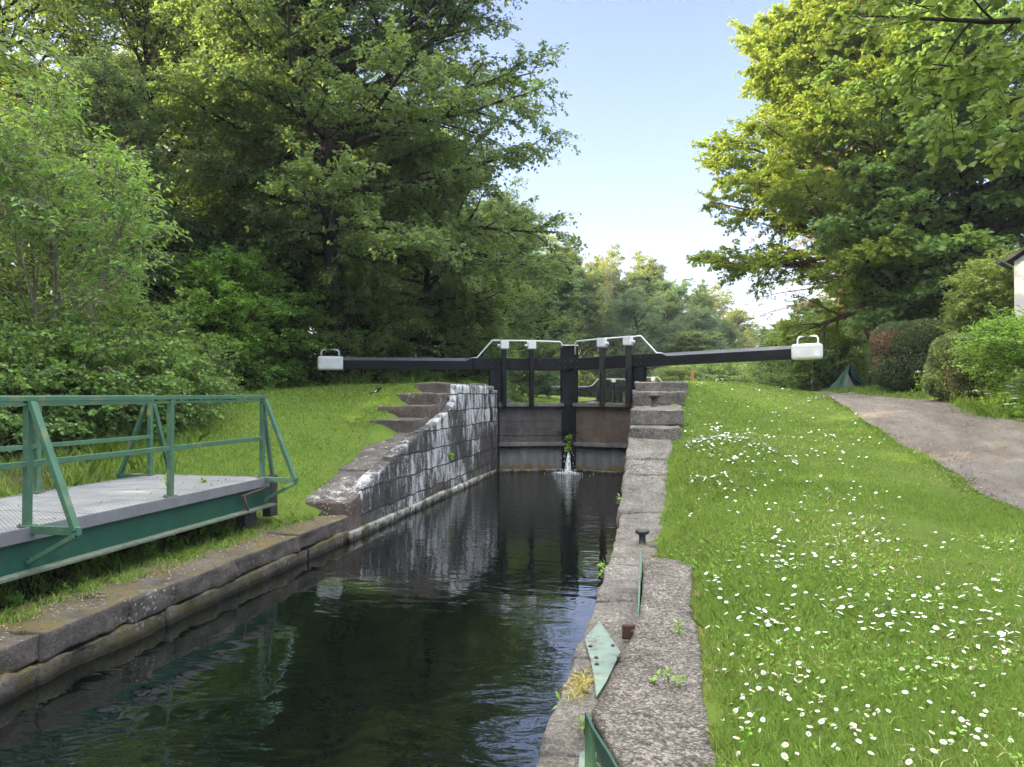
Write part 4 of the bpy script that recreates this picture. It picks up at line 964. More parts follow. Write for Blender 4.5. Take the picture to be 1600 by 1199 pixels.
for k, (px, d, ty, lm, lab) in enumerate(((835, 76, 440, 'leaf_beech2', 'rounded tree filling the far wood above the left paddle post'), (875, 80, 430, 'leaf_far', 'rounded grey tree left of the mitre posts in the far wood'), (925, 82, 445, 'leaf_beech2', 'leafy tree under the bare stems in the far wood'), (965, 84, 440, 'leaf_far', 'rounded tree right of the mitre posts in the far wood'), (1005, 72, 448, 'leaf_fardark', 'dark rounded tree below the yellow lit tip'), (1045, 76, 455, 'leaf_far', 'rounded tree above the white handrail end in the far wood'), (1085, 82, 478, 'leaf_fardark', 'dark rounded tree left of the airy golden one'), (1125, 88, 500, 'leaf_far', 'rounded tree above the middle of the right beam'), (1165, 96, 525, 'leaf_fargold', 'pale rounded tree above the outer half of the right beam'), (1200, 100, 545, 'leaf_far', 'low rounded tree closing the towpath view'))):
    x, y = W(px, d); s = (zat(ty, d) - g1(x, y)) / 9.0
    place('wood_tree', horn, x, y, lab, 'tree', M['bark_grey'], M[lm], k * 1.1, s * .85, 'trees of the far wood', sz=s)
x, y = W(925, 74); place('bare_tree', bare, x, y, 'leafless grey tree poking above the far skyline', 'tree', M['bark_pale'], None, 0, (zat(352, 74) - 2.2) / 16.5)

# --- right bank
x, y = W(1392, 32)
oak = tree_meshes(41, 17, .46, (-1.5, 0, 6.9), (6.7, 6.3, 10.6), 78, 14, 6, 46, .155, .66, .21, 1, (-.06, 0), (0, 66), .1, .3, .8, .8, lump=.20, hang=.08, sl=.33)
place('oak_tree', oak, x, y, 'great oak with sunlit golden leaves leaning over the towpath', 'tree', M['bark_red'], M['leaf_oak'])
x, y = W(1318, 42)
mb = []
rng = np.random.default_rng(50); lines = [(bend(np.array([0, 0, -.2]), np.array([0, 0, 1.]), 25, 12, rng, .01, 0), .35 * (1 - .95 * np.linspace(0, 1, 13)), 8)]
TP, TD, TL = [], [], []
for i in range(120):
    h_ = 5 + 19.5 * i / 120; L = (25.5 - h_) * .26 + .5; az = i * 2.4; d = np.array([math.cos(az), math.sin(az), -.08]); bp = bend(np.array([0, 0, h_]), d, L, 5, rng, .03, -.1)
    lines.append((bp, .05 * (1 - .9 * np.linspace(0, 1, 6)), 4))
    for j in range(14):
        f = rng.uniform(.4, 5); k = min(int(f), 4); TP.append(bp[k] + (bp[k + 1] - bp[k]) * (f - k)); dd = unit(np.array([math.cos(az), math.sin(az), -.5]) + rng.normal(0, .4, 3)); TD.append(dd); TL.append(.7)
V, F = tubes(lines); lv, lf, tn = leaf_arrays(np.array(TP), np.array(TD), np.array(TL), 12, .22, .22, rng, .8, .4, .4)
place('spruce_tree', (arr_mesh('trunk', V, F, None, True), arr_mesh('crown', lv, lf, tn)), x, y, 'tall brownish spruce whose tip shows above the oak', 'tree', M['bark_red'], M['leaf_conifer'])
x, y = W(1550, 28.5)
syc = tree_meshes(43, 15, .36, (-.6, 0, 8.6), (5.4, 5.2, 8.4), 60, 12, 6, 16, .19, .95, .06, 1, (0, 0), (-6, 62), -.05, .35, .75, 1.1, lump=.36, hang=.16)
place('sycamore_tree', syc, x, y, 'dense dark green sycamore in layers above the clipped hedges', 'tree', M['bark_dark'], M['leaf_syc'])
x, y = W(1446, 29.5)
place('sycamore_tree', syc, x, y, 'dark sycamore standing between the oak and the front sycamore', 'tree', M['bark_dark'], M['leaf_syc'], 2.0, .78)
x, y = W(1750, 30)
place('sycamore_tree', syc, x, y, 'sycamore behind the cottage at the right edge', 'tree', M['bark_dark'], M['leaf_syc'], 4.0, 1.05)
# near overhanging maple: trunk stands outside the frame on the right
x, y = W(1850, 9.6)
mpl = tree_meshes(47, 10.5, .24, (-.9, 0, 7.9), (3.0, 3.0, 3.3), 34, 8, 5, 18, .125, 1, .34, 1, (-.03, 0), (4, 60), -.1, .5, .55, .9, 'maple', .25, hang=.14)
place('maple_tree', mpl, x, y, 'near maple with big lobed leaves hanging in at the top right corner', 'tree', M['bark_dark'], M['leaf_maple'], .3)
for k, (px, d, ty, ms, lm, lab) in enumerate([(1265, 50, 470, far_a, 'leaf_fardark', 'dark tree on the bank behind the right beam end'), (1240, 72, 500, far_a, 'leaf_far', 'green tree at the bend of the towpath'), (1225, 100, 515, far_b, 'leaf_fargold', 'distant pale tree straight over the towpath'), (1320, 44, 440, far_a, 'leaf_beech2', 'shaded tree filling the gap under the oak limbs'), (1430, 40, 400, far_a, 'leaf_fardark', 'dark tree behind the big clipped hedge')]):
    x, y = W(px, d); s = (zat(ty, d) - g1(x, y)) / 15.4
    place('bank_tree', ms, x, y, lab, 'tree', M['bark_dark'], M[lm], k * 2.1, max(s, .55), None, sz=s)
x, y = W(1392, 30.5)
# second leaning trunk
ob = MB().tube([(0, 0, -.2), (-.35, 0, 1.2), (-.9, .1, 2.8), (-1.3, .1, 4.6), (-2.0, .2, 6.5)], [.30, .25, .22, .17, .10], 10).build('trunk', M['bark_red'], tag(empty('leaning_trunk', (x, y, g1(x, y))), 'reddish leaning tree stem beside the big clipped hedge', 'tree'), 0, True)
# ivy bank behind the tent
for k, (px, d, s, lab) in enumerate(((1295, 41, 1.9, 'ivy covered mound left of the tent'), (1345, 41, 2.0, 'dense green scrub right behind the tent'), (1388, 36, 1.0, 'scrub between the tent and the clipped hedge'), (1262, 44, 2.0, 'scrub under the blue sign at the bend'), (1235, 58, 1.7, 'far scrub at the foot of the towpath gap'), (1190, 60, 1.5, 'pale scrub beyond the crest of the right lawn'), (1125, 64, 1.8, 'dark scrub beyond the right lawn under the beam'), (1060, 60, 1.5, 'low scrub behind the wooden post'))):
    x, y = W(px, d); place('scrub_bush', bram, x, y, lab, 'bush', M['bark_grey'], M['leaf_beech2'] if k % 2 else M['leaf_bramble'], k * .9, s, crown='foliage', trunk='stems')

# clipped hedges
def hedge(px, d, wx, wy, hz, label, nleaf, brown=None, rz=0):
    x, y = W(px, d); z = g1(x, y) - .05; rng = np.random.default_rng(int(px))
    e = tag(empty('clipped_hedge', (x, y, z), rz), label, 'hedge')
    def shp(u, v):   # superellipsoid
        f = lambda c, p_: np.sign(c) * np.abs(c) ** p_
        cu, su, cv, sv = np.cos(u), np.sin(u), np.cos(v), np.sin(v)
        X = f(cv, .55) * f(cu, .75) * wx; Y = f(cv, .55) * f(su, .75) * wy; Z = hz * .5 + f(sv, .62) * hz * .5
        return np.stack([X, Y, Z], -1)
    u = rng.uniform(0, 2 * math.pi, nleaf * 3); v = np.arcsin(rng.uniform(-.98, 1, nleaf * 3))
    P = shp(u, v); e1 = 1e-3; nrm = unit(np.cross(shp(u + e1, v) - P, shp(u, v + e1) - P))
    area = np.linalg.norm(np.cross(shp(u + e1, v) - P, shp(u, v + e1) - P), axis=1) / np.maximum(np.cos(v), .05)
    keep = rng.random(len(P)) < area / np.quantile(area, .9); P, nrm = P[keep][:nleaf], nrm[keep][:nleaf]
    bump = np.array([noise.noise(Vector(q * 1.3)) * .10 + noise.noise(Vector(q * 4)) * .035 for q in P.tolist()]) if 0 else np.array([noise.noise(Vector(q) * 1.3) * .12 + noise.noise(Vector(q) * 4) * .04 for q in P.tolist()])
    P = P + nrm * bump[:, None] - nrm * (rng.random(len(P)) ** 2 * .12)[:, None]
    ax = unit(nrm * .9 + rng.normal(0, .7, P.shape) + [0, 0, .3]); nr = unit(np.cross(ax, rng.normal(0, 1, P.shape))); wd = np.cross(nr, ax)
    sz = rng.uniform(.05, .095, len(P))[:, None]
    V = np.stack([P, P + ax * sz * .5 + wd * sz * .28, P + ax * sz, P + ax * sz * .5 - wd * sz * .28], 1); tn = rng.uniform(0, 1, len(P))
    dead = brown(P) if brown else np.zeros(len(P), bool)
    for nm, msk, mm in (('foliage', ~dead, M['leaf_hedge']), ('dead_patch', dead, M['leaf_brown'])):
        if msk.sum(): link(nm, arr_mesh(nm, V[msk].reshape(-1, 3), np.arange(msk.sum() * 4).reshape(-1, 4), np.repeat(tn[msk], 4)), mm, e)
    uu, vv = np.meshgrid(np.linspace(0, 2 * math.pi, 33)[:-1], np.linspace(-1.45, 1.45, 17), indexing='ij'); C = shp(uu, vv) * [.93, .93, .95]
    i, j = np.meshgrid(np.arange(32), np.arange(16), indexing='ij'); i = i.ravel(); j = j.ravel(); k = 17
    link('twigs', arr_mesh('twigs', C.reshape(-1, 3), np.c_[i * k + j, ((i + 1) % 32) * k + j, ((i + 1) % 32) * k + j + 1, i * k + j + 1], None, True), M['hedgecore'], e)
def bp(P): t = (P[:, 2] - .72) / 1.0 + .10 * np.sin(P[:, 0] * 9 + P[:, 2] * 5); return (P[:, 1] < .3) & (t > 0) & (t < 1.05) & (P[:, 0] > -.95 - .25 * t + .06 * np.sin(P[:, 2] * 14)) & (P[:, 0] < -.85 + .85 * t + .08 * np.sin(P[:, 2] * 11))
def bp_old(P): return (P[:, 1] < .2) & (((P[:, 0] + .85) / .62) ** 2 + ((P[:, 2] - 1.45) / .55) ** 2 + P[:, 0] * .0 < 1 + .35 * np.sin(P[:, 0] * 9 + P[:, 2] * 7))
hedge(1443, 24.8, 1.42, 1.5, 2.10, 'big clipped dark hedge with a dead brown patch', 42000, bp, -R_(39.7))
hedge(1508, 19.6, .78, .85, 1.62, 'smaller clipped hedge beside the bright green shrub', 22000, None, -R_(42))
x, y = W(1652, 16.6)
shr = tree_meshes(52, 2.0, .03, (0, 0, 1.15), (1.75, 1.5, 1.35), 60, 9, 6, 16, .062, .62, .03, 6, (0, 0), (20, 78), .2, .2, .35, .7, lump=.3)
place('privet_shrub', shr, x, y, 'bright yellow green shrub below the cottage wall', 'bush', M['bark_grey'], M['leaf_shrub'], 0, 1.05, None, None, .84, crown='foliage', trunk='stems')
x, y = W(1740, 15.0); place('privet_shrub', shr, x, y, 'bright shrub running out of the picture at the right edge', 'bush', M['bark_grey'], M['leaf_shrub'], 2, 1.0, None, None, .8, crown='foliage', trunk='stems')
x, y = W(1497, 27.5); place('privet_shrub', shr, x, y, 'pale green shrub poking up between the hedges', 'bush', M['bark_grey'], M['leaf_shrub'], 4, 1.05, crown='foliage', trunk='stems')
x, y = W(1562, 22.5)
lau = tree_meshes(54, 4.2, .06, (0, 0, 2.6), (1.6, 1.4, 2.3), 40, 7, 5, 14, .17, .32, .08, 3, (0, 0), (10, 70), 0, .55, .5, .7, lump=.35, hang=.1)
place('laurel_shrub', lau, x, y, 'yellowish laurel with long leaves left of the cottage', 'bush', M['bark_grey'], M['leaf_laurel'], 1, .8, crown='foliage', trunk='stems')

# ------------------------------------------------------------------ cottage
hx, hy = W(1586, 20.5); ht = tag(empty('cottage', (hx, hy, g1(hx, hy) - .3), -YAW * 0 - R_(32)), 'white roughcast cottage with dark slate roof at the right edge', 'house')
hl = bpy.context
zE = zat(408, 20.5) - (g1(hx, hy) - .3)
MB().box((0, 0, 0), (5.5, 7, zE)).build('wall', M['render'], ht)
rf = MB(); rise = 1.9
for sx in (0, 1):
    xa, xb = (-.15, 2.75) if sx == 0 else (5.78, 2.75); za = zE - .02; zb_ = zE + rise
    rf.hexa([(xa, -.2, za), (xb, -.2, zb_), (xb, 7.2, zb_), (xa, 7.2, za), (xa, -.2, za + .09), (xb, -.2, zb_ + .09), (xb, 7.2, zb_ + .09), (xa, 7.2, za + .09)])
rf.build('roof', M['slate'], ht)
MB().add([(0, 0.01, zE - .01), (5.5, .01, zE - .01), (2.75, .01, zE + rise - .05), (0, .3, zE - .01), (5.5, .3, zE - .01), (2.75, .3, zE + rise - .05)], [(0, 1, 2), (5, 4, 3), (0, 2, 5, 3), (1, 4, 5, 2)]).build('gable', M['render'], ht)
MB().tube([(-.32, -.2, zE - .0), (-.32, 7.2, zE - .0)], .06, 8).build('gutter', M['gutter'], ht)

# ------------------------------------------------------------------ tent, sign, posts, bird
tx, ty = W(1328, 33); tz = g1(tx, ty)
te = tag(empty('tent', (tx, ty, tz), -YAW * 0 + R_(0)), 'small dark green pitched tent on the grass by the towpath', 'tent')
te.rotation_euler = (0, 0, YAW); te.scale = (1.5, 1.4, 1.22)
# local x to the right of the photo, y away
ap = (-.08, -.25, 1.0); A0, B0, C0, D0 = (-.66, -.55, 0), (.22, -.75, 0), (.62, .35, 0), (-.35, .9, 0)
def panel(a, b, c, sag, nn=10, th_=.012):
    a, b, c = Vector(a), Vector(b), Vector(c); nrm = (b - a).cross(c - a).normalized(); V = []; idx = {}
    for i in range(nn + 1):
        for j in range(nn + 1 - i):
            u, v = i / nn, j / nn; wgt = 1 - u - v; p_ = a * wgt + b * u + c * v
            s_ = sag * 27 * u * v * wgt * .6 + sag * .8 * 4 * u * v
            idx[i, j] = len(V); V.append(p_ + nrm * (s_ + .012 * math.sin(9 * u + 5 * v)))
    F = []
    for i in range(nn):
        for j in range(nn - i):
            F.append((idx[i, j], idx[i + 1, j], idx[i, j + 1]))
            if i + j < nn - 1: F.append((idx[i + 1, j], idx[i + 1, j + 1], idx[i, j + 1]))
    return V, F
def fab(name, tris, mm, sag):
    mb = MB()
    for t in tris: mb.add(*panel(*t, sag))
    o = mb.build(name, M[mm], te, 0, True); s_ = o.modifiers.new('cloth', 'SOLIDIFY'); s_.thickness = .01; return o
door_top = (-.22, -.42, .62); DL = (-.42, -.62, 0)
fab('side_panel', [(ap, A0, DL)], 'tentpale', -.02)
fab('fly_sheet', [(ap, B0, C0)], 'tent', .03)
fab('back_panel', [(ap, C0, D0), (ap, D0, A0)], 'tent', .0)
fab('front_flap', [(ap, (-.14, -.50, .55), B0)], 'tent', .015)
fab('door_flap', [(door_top, DL, (-.02, -.55, .02))], 'tentin', 0)
MB().tube([(-.08, -.25, 0), (-.08, -.25, 1.0), (-.10, -.25, 1.12)], .012, 6).build('pole', M['iron'], te)
mb = MB()
for k in range(9): mb.lathe([(random.uniform(.05, .10), 0), (random.uniform(.04, .09), .05), (.02, .09)], (random.uniform(-.5, .15), random.uniform(-.82, -.66), 0), 7)
tag(mb.build('gear_pile', M['dark']), 'dark pile of camping gear at the tent door', 'camping gear').location = (tx, ty, tz + .01)
bpy.data.objects['gear_pile'].rotation_euler = (0, 0, YAW)
x, y = W(1269, 40); z = g1(x, y); sg = tag(empty('sign_post', (x, y, z), YAW), 'blue board on a pale pole below the white beam end', 'sign')
MB().tube([(0, 0, -.2), (0, 0, 1.85)], .035, 10).build('pole', M['polegrey'], sg); MB().box((-.14, -.05, 1.22), (.16, -.036, 1.55)).build('board', M['blue'], sg, .01)
x, y = W(1082, 26); z = g1(x, y)
mb = MB().box((-.055, -.055, -.2), (.055, .055, zat(578, 26) - z)); o = mb.build('wooden_post', M['post'], None, .02); o.location = (x, y, z); tag(o, 'short new wooden post on the crest of the right lawn', 'post')
# bird: one body
bx, by = W(587, 19.2); bz = g1(bx, by)
mb = MB(); mb.tube([(-.16, 0, .05), (-.06, 0, .085), (0, 0, .115), (.06, 0, .15), (.085, 0, .195), (.115, 0, .205), (.15, 0, .195)], [.012, .028, .052, .055, .036, .032, .006], 10)
be = mb.build('bird', M['bird'], None, 0, True); be.location = (bx, by, bz + .03); be.rotation_euler = (0, 0, YAW); tag(be, 'small black bird standing on the left lawn', 'bird')
MB().tube([(-.02, -.04, .10), (.04, -.052, .135)], [.022, .012], 6).build('wing_patch', M['birdw'], be)
MB().tube([(.01, .02, .07), (.012, .02, -.04)], .006, 5).build('leg', M['iron'], be); MB().tube([(.01, -.02, .07), (.012, -.02, -.04)], .006, 5).build('leg', M['iron'], be)

# ------------------------------------------------------------------ grass
def blades(P, h, w, rng, lean=.55):
    n_ = len(P); a = rng.uniform(0, 2 * math.pi, n_); dr = np.stack([np.cos(a), np.sin(a), np.zeros(n_)], 1); fa = rng.uniform(0, 2 * math.pi, n_)
    sd_ = np.stack([np.cos(fa), np.sin(fa), np.zeros(n_)], 1) * (w * .5)[:, None]
    hh = (h * rng.uniform(.55, 1.25, n_))[:, None]; up = np.array([0, 0, 1.]); ln = rng.uniform(.1, lean * 1.6, n_)[:, None]
    m1 = P + up * hh * .55 + dr * hh * ln * .3; m2 = P + up * hh * (1 - .25 * ln) + dr * hh * ln * 1.0
    V = np.stack([P - sd_, P + sd_, m1 + sd_ * .8, m2, m1 - sd_ * .8], 1).reshape(-1, 3); F = np.arange(n_ * 5).reshape(-1, 5)
    F4 = np.stack([F[:, 0], F[:, 1], F[:, 2], F[:, 4]], 1); F3 = np.stack([F[:, 4], F[:, 2], F[:, 3], F[:, 3]], 1)
    t = np.repeat(np.clip(rng.beta(2, 2, n_), 0, 1), 5)
    return V, F, t
def grass_obj(name, P, h, w, rng, m_, label=None, lean=.55):
    V, F, t = blades(P, h, w, rng, lean)
    at = np.array([noise.noise(Vector((a * .55, b * .55, 0))) for a, b in P[:, :2].tolist()]) * .35
    t = np.clip(t + np.repeat(at, 5), 0, 1)
    o = link(name, arr_mesh(name, V, F, t), m_); tag(o, label, 'grass', None, 'stuff'); return o
def stone_free(x, y):
    """true where turf can grow"""
    r = x > np.interp(y, [-50, 2, 3.4, 5, 7.2, 7.6, 8.2, 9, 10, 11.4, 13, 14, 15, 17, 17.4, 22.3, 23], [.3, .29, .21, .20, .20, .12, -.10, -.16, -.10, -.02, .02, .06, .16, .30, .42, .44, .05]) + .03 * np.sin(y * 5) + .03 * np.sin(y * 13)
    l_ = x < np.interp(y, [-50, 11.3, 11.5, 12.9, 13, 14.2, 15.3, 15.4, 17, 18, 22.3, 23], [-5.8, -5.8, -5.82, -5.84, -5.88, -5.92, -5.98, -6.45, -6.52, -6.36, -6.12, -5.5]) + .05 * np.sin(y * 4)
    return np.where(x > -3, r, l_)
def scatter(d0, d1, rho, px0, px1, rng, side):
    n_ = int(rho * (d1 ** 2 - d0 ** 2) * .5 * (px1 - px0) / FPX); d = np.sqrt(rng.uniform(d0 ** 2, d1 ** 2, n_)); px = rng.uniform(px0, px1, n_)
    u = (px - 800) / FPX * d; x = d * FW[0] + u * RT[0]; y = d * FW[1] + u * RT[1]
    ok = (x > -.6) if side > 0 else (x < -5.4)
    x, y = x[ok], y[ok]; ok = stone_free(x, y) & ~in_poly(x, y); return x[ok], y[ok]
rng = np.random.default_rng(77); PP, HH, WW = [], [], []
for d0, d1, rho, w_, h_ in ((2.2, 4.5, 8500, .0040, .055), (4.5, 7, 5000, .005, .052), (7, 11, 2400, .007, .050), (11, 17, 1100, .010, .050), (17, 24, 480, .017, .055), (24, 36, 90, .035, .09)):
    x, y = scatter(d0, d1, rho, 900, 1680, rng, 1); lf_ = lawnf(x, y); k = rng.random(len(x)) < np.clip(lf_ * 1.2, 0, 1); x, y = x[k], y[k]
    z = G(x, y); tall_ = 1 + .45 * np.clip(np.sin(x * 1.3 + 1) + np.sin(y * 1.1 + x * .7), -1, 1.2)
    PP.append(np.c_[x, y, z]); HH.append(h_ * tall_); WW.append(np.full(len(x), w_))
for d0, d1, rho, w_, h_, pa, pb in ((.6, 2.2, 4000, .006, .065, 850, 3600), (2.2, 5, 2600, .008, .065, 1680, 3400), (5, 9, 1000, .012, .065, 1680, 2700), (9, 20, 320, .018, .07, 1680, 2300)):
    x, y = scatter(d0, d1, rho, pa, pb, rng, 1); k = rng.random(len(x)) < np.clip(lawnf(x, y) * 1.2, 0, 1); x, y = x[k], y[k]
    PP.append(np.c_[x, y, G(x, y)]); HH.append(np.full(len(x), h_)); WW.append(np.full(len(x), w_))
grass_obj('lawn_grass', np.vstack(PP), np.concatenate(HH), np.concatenate(WW), rng, M['grass'], 'short green lawn on the right bank')
PP, HH, WW = [], [], []
for d0, d1, rho, w_, h_ in ((10.5, 15, 700, .013, .06), (15, 20, 420, .017, .06), (20, 28, 220, .025, .07), (28, 46, 50, .05, .1)):
    x, y = scatter(d0, d1, rho, 150, 1000, rng, -1); lf_ = lawnf(x, y); k = rng.random(len(x)) < np.where(lf_ > .5, 1, .12); x, y = x[k], y[k]
    PP.append(np.c_[x, y, G(x, y)]); HH.append(np.full(len(x), h_)); WW.append(np.full(len(x), w_))
grass_obj('lawn_grass', np.vstack(PP), np.concatenate(HH), np.concatenate(WW), rng, M['grass'], 'mown green lawn on the left lock bank')
# rough tufts: under the bridge, behind it, along verge and coping edges
PP, HH, WW = [], [], []
def tufts(n_, f, h_, w_, per=28, sp=.07):
    for _ in range(n_):
        x, y = f(); k = per; xs = x + rng.normal(0, sp, k); ys = y + rng.normal(0, sp, k)
        if in_poly(np.array([x]), np.array([y]))[0]: continue
        zz_ = G(xs, ys); zz_ = np.where((xs > -5.80) & (xs < -5.0) & (ys < 11.4), np.maximum(zz_, .41), zz_); PP.append(np.c_[xs, ys, zz_ - .01]); q = h_ * rng.uniform(.5, 1.2)
        HH.append(np.full(k, q)); WW.append(np.full(k, w_))
tufts(170, lambda: (rng.uniform(-6.9, -5.85), rng.uniform(4.6, 10.2)), .16, .008)
tufts(160, lambda: (rng.uniform(-9.8, -7.8), rng.uniform(6.5, 11.5)), .34, .012, 30, .10)
tufts(60, lambda: W(rng.uniform(180, 330), rng.uniform(13.5, 17)), .22, .014, 24, .1)
tufts(50, lambda: (-5.72 + rng.normal(0, .05), rng.uniform(5, 11.3)), .07, .007, 20, .05)
tufts(120, lambda: W(rng.uniform(1470, 1650), rng.uniform(15.2, 19.5)), .28, .014, 26, .12)
tufts(120, lambda: W(rng.uniform(1260, 1480), rng.uniform(24.5, 32)), .2, .025, 24, .2)
tufts(70, lambda: (lambda t: (PRs[t, 0] + .2 + abs(rng.normal(0, .2)), PRs[t, 1]))(int(rng.integers(60, 130))), .2, .013, 26, .12)
tufts(80, lambda: W(rng.uniform(380, 760), rng.uniform(22.5, 25)), .28, .025, 22, .16)
grass_obj('rough_grass', np.vstack(PP), np.concatenate(HH), np.concatenate(WW), rng, M['grass'], 'longer rough grass around the bridge and path edges', .8)
PP, HH, WW = [], [], []
tufts(46, lambda: (lambda yy: (float(np.interp(yy, [3, 7.2, 7.6], [.22, .21, .12])) + rng.normal(0, .02), yy))(rng.uniform(3.1, 7.5)), .05, .004, 40, .03)
tufts(60, lambda: (-5.72 + rng.normal(0, .08), rng.uniform(4.8, 11.3)), .05, .006, 24, .05)
grass_obj('dry_grass', np.vstack(PP), np.concatenate(HH), np.concatenate(WW), rng, M['drygrass'], 'straw coloured dry grass along the stone edges', 1.0)
# dry clump on the ledge
q = A(905, 1068); PP = [np.c_[q[0] + rng.normal(0, .028, 420), q[1] + rng.normal(0, .12, 420), np.full(420, .455)]]
V, F, t = blades(PP[0], np.full(420, .05), np.full(420, .004), rng, 1.6)
tag(link('grass_clump', arr_mesh('grass_clump', V, F, t), M['drygrass']), 'clump of tan dead grass on the coping ledge', 'dead grass', None, 'stuff')
# leaf litter on the bank and quay
n_ = 5000; x = np.r_[rng.uniform(-6.6, -5.1, n_), W(270, 15.5)[0] + rng.normal(0, .9, 2500)]; y = np.r_[rng.uniform(4.6, 11.4, n_), W(270, 15.5)[1] + rng.normal(0, .9, 2500)]
z = np.where(x > -5.72, .405, G(x, y) + .01); k = (x < -5.35) | (noise.noise(Vector((0, 0, 0))) + rng.random(len(x)) < .25); x, y, z = x[k], y[k], z[k]
lv, lf, tn = leaf_arrays(np.c_[x, y, z], unit(rng.normal(0, 1, (len(x), 3)) * [1, 1, .05]), np.full(len(x), .03), 1, .035, .5, rng, .5, 2.5, 0)
tag(link('leaf_litter', arr_mesh('leaf_litter', lv, lf, tn), M['litter']), 'scattered brown dead leaves and twigs on the left bank', 'leaf litter', None, 'stuff')

# ------------------------------------------------------------------ daisies
def daisy_mesh(npet=14):
    mb = MB()
    for k in range(npet):
        a = 2 * math.pi * k / npet; c, s = math.cos(a), math.sin(a); c2, s2 = -s, c; w_ = .0028; z0 = .050
        mb.add([(c * .004, s * .004, z0), (c * .011 + c2 * w_, s * .011 + s2 * w_, z0 + .0012), (c * .0175, s * .0175, z0 - .0003), (c * .011 - c2 * w_, s * .011 - s2 * w_, z0 + .0012)], [(0, 1, 2, 3)])
    pm = bpy.data.meshes.new('daisy'); 
    mb.tube([(0, 0, -.01), (.002, .001, .025), (0, 0, .050)], .0012, 5)
    pm.from_pydata(mb.v, [], mb.f); pm.update(); pm.materials.append(M['petal']); pm.materials.append(M['stem'])
    for q in pm.polygons[npet:]: q.material_index = 1
    dm = bpy.data.meshes.new('disc'); d = MB().lathe([(.0052, .0495), (.0050, .0525), (.003, .0545), (.0008, .055)], (0, 0, 0), 9); dm.from_pydata(d.v, [], d.f); dm.update(); dm.materials.append(M['disc'])
    return pm, dm
pm, dm = daisy_mesh()
DP = []
def dz(n_, f):
    c = 0; n_ = int(n_ * 1.5)
    while c < n_:
        px, py = f()
        d = 4.0
        for _ in range(12): x, y = W(px, d); zz = g1(x, y) ; d2 = (CZ - zz) * FPX / max(py - HY, 4); d = .5 * d + .5 * min(d2, 26)
        x, y = W(px, d); c += 1
        X_, Y_ = np.array([x]), np.array([y])
        if stone_free(X_, Y_)[0] and not in_poly(X_, Y_)[0] and x > .25: DP.append((x, y, d))
rr = random.Random(5)
def clus(cx, cy, sx, sy): return lambda: (rr.gauss(cx, sx), rr.gauss(cy, sy))
# sprays where the photograph shows them
for cx, cy, sx, sy, n_ in ((1400, 1020, 150, 90, 60), (1520, 930, 70, 16, 30), (1440, 960, 60, 22, 26), (1330, 945, 60, 10, 18), (1560, 1000, 50, 25, 36), (1480, 1040, 60, 25, 26), (1390, 1000, 50, 22, 20), (1290, 960, 40, 14, 12), (1195, 980, 14, 10, 8), (1240, 1080, 40, 16, 14), (1270, 1090, 16, 20, 10), (1180, 1080, 14, 14, 8), (1160, 1130, 20, 18, 7), (1300, 1140, 40, 24, 12), (1430, 1110, 70, 30, 16), (1540, 1110, 45, 40, 16), (1450, 1170, 90, 22, 14), (1300, 880, 70, 25, 30), (1250, 890, 50, 12, 20), (1190, 880, 30, 10, 12), (1120, 925, 10, 10, 8), (1370, 850, 50, 20, 14), (1450, 862, 30, 10, 8), (1550, 860, 25, 8, 8), (1205, 850, 30, 14, 12)): dz(n_, clus(cx, cy, sx, sy))
for cx, cy, sx, sy, n_ in ((1130, 690, 45, 22, 260), (1090, 720, 30, 30, 180), (1180, 715, 30, 8, 50), (1290, 680, 40, 22, 90), (1330, 700, 30, 20, 40), (1200, 630, 70, 14, 120), (1100, 640, 30, 20, 90), (1230, 650, 40, 20, 50), (1160, 760, 60, 25, 60), (1290, 780, 50, 15, 16), (1340, 800, 40, 20, 24), (1060, 760, 14, 30, 40), (1240, 725, 8, 5, 12)): dz(n_, clus(cx, cy, sx, sy))
DP.sort(key=lambda t: t[2])
for k, (x, y, d) in enumerate(DP[:300]):
    o = bpy.data.objects.new('daisy', pm); COL.objects.link(o); o.location = (x, y, g1(x, y) + rr.uniform(-.005, .022)); o.scale = [rr.choice((.55, .65, .75, .8, .88, .98))] * 3
    o.rotation_euler = (rr.gauss(.1, .42), rr.gauss(-.1, .42), rr.uniform(0, 6.28))
    tag(o, 'white daisy with a yellow centre on the right lawn', 'daisy', 'daisies in the right lawn')
    c = bpy.data.objects.new('disc', dm); COL.objects.link(c); c.parent = o
V, F = [], []
for x, y, d in DP[300:]:
    z = g1(x, y) + rr.uniform(.045, .08); r_ = rr.uniform(.014, .019) * (1 + .02 * d); k = len(V); a0 = rr.uniform(0, 6); tx_, ty_ = rr.gauss(0, .3), rr.gauss(-.15, .3)
    for j in range(6): a = a0 + j * math.pi / 3; V.append((x + r_ * math.cos(a), y + r_ * math.sin(a), z + r_ * (tx_ * math.cos(a) + ty_ * math.sin(a))))
    F.append([k + j for j in range(6)])
if F: tag(link('daisy_drift', arr_mesh('daisy_drift', V, F), M['petal']), 'distant drift of tiny white daisies over the right lawn', 'daisies', None, 'stuff')
print('daisies', len(DP))

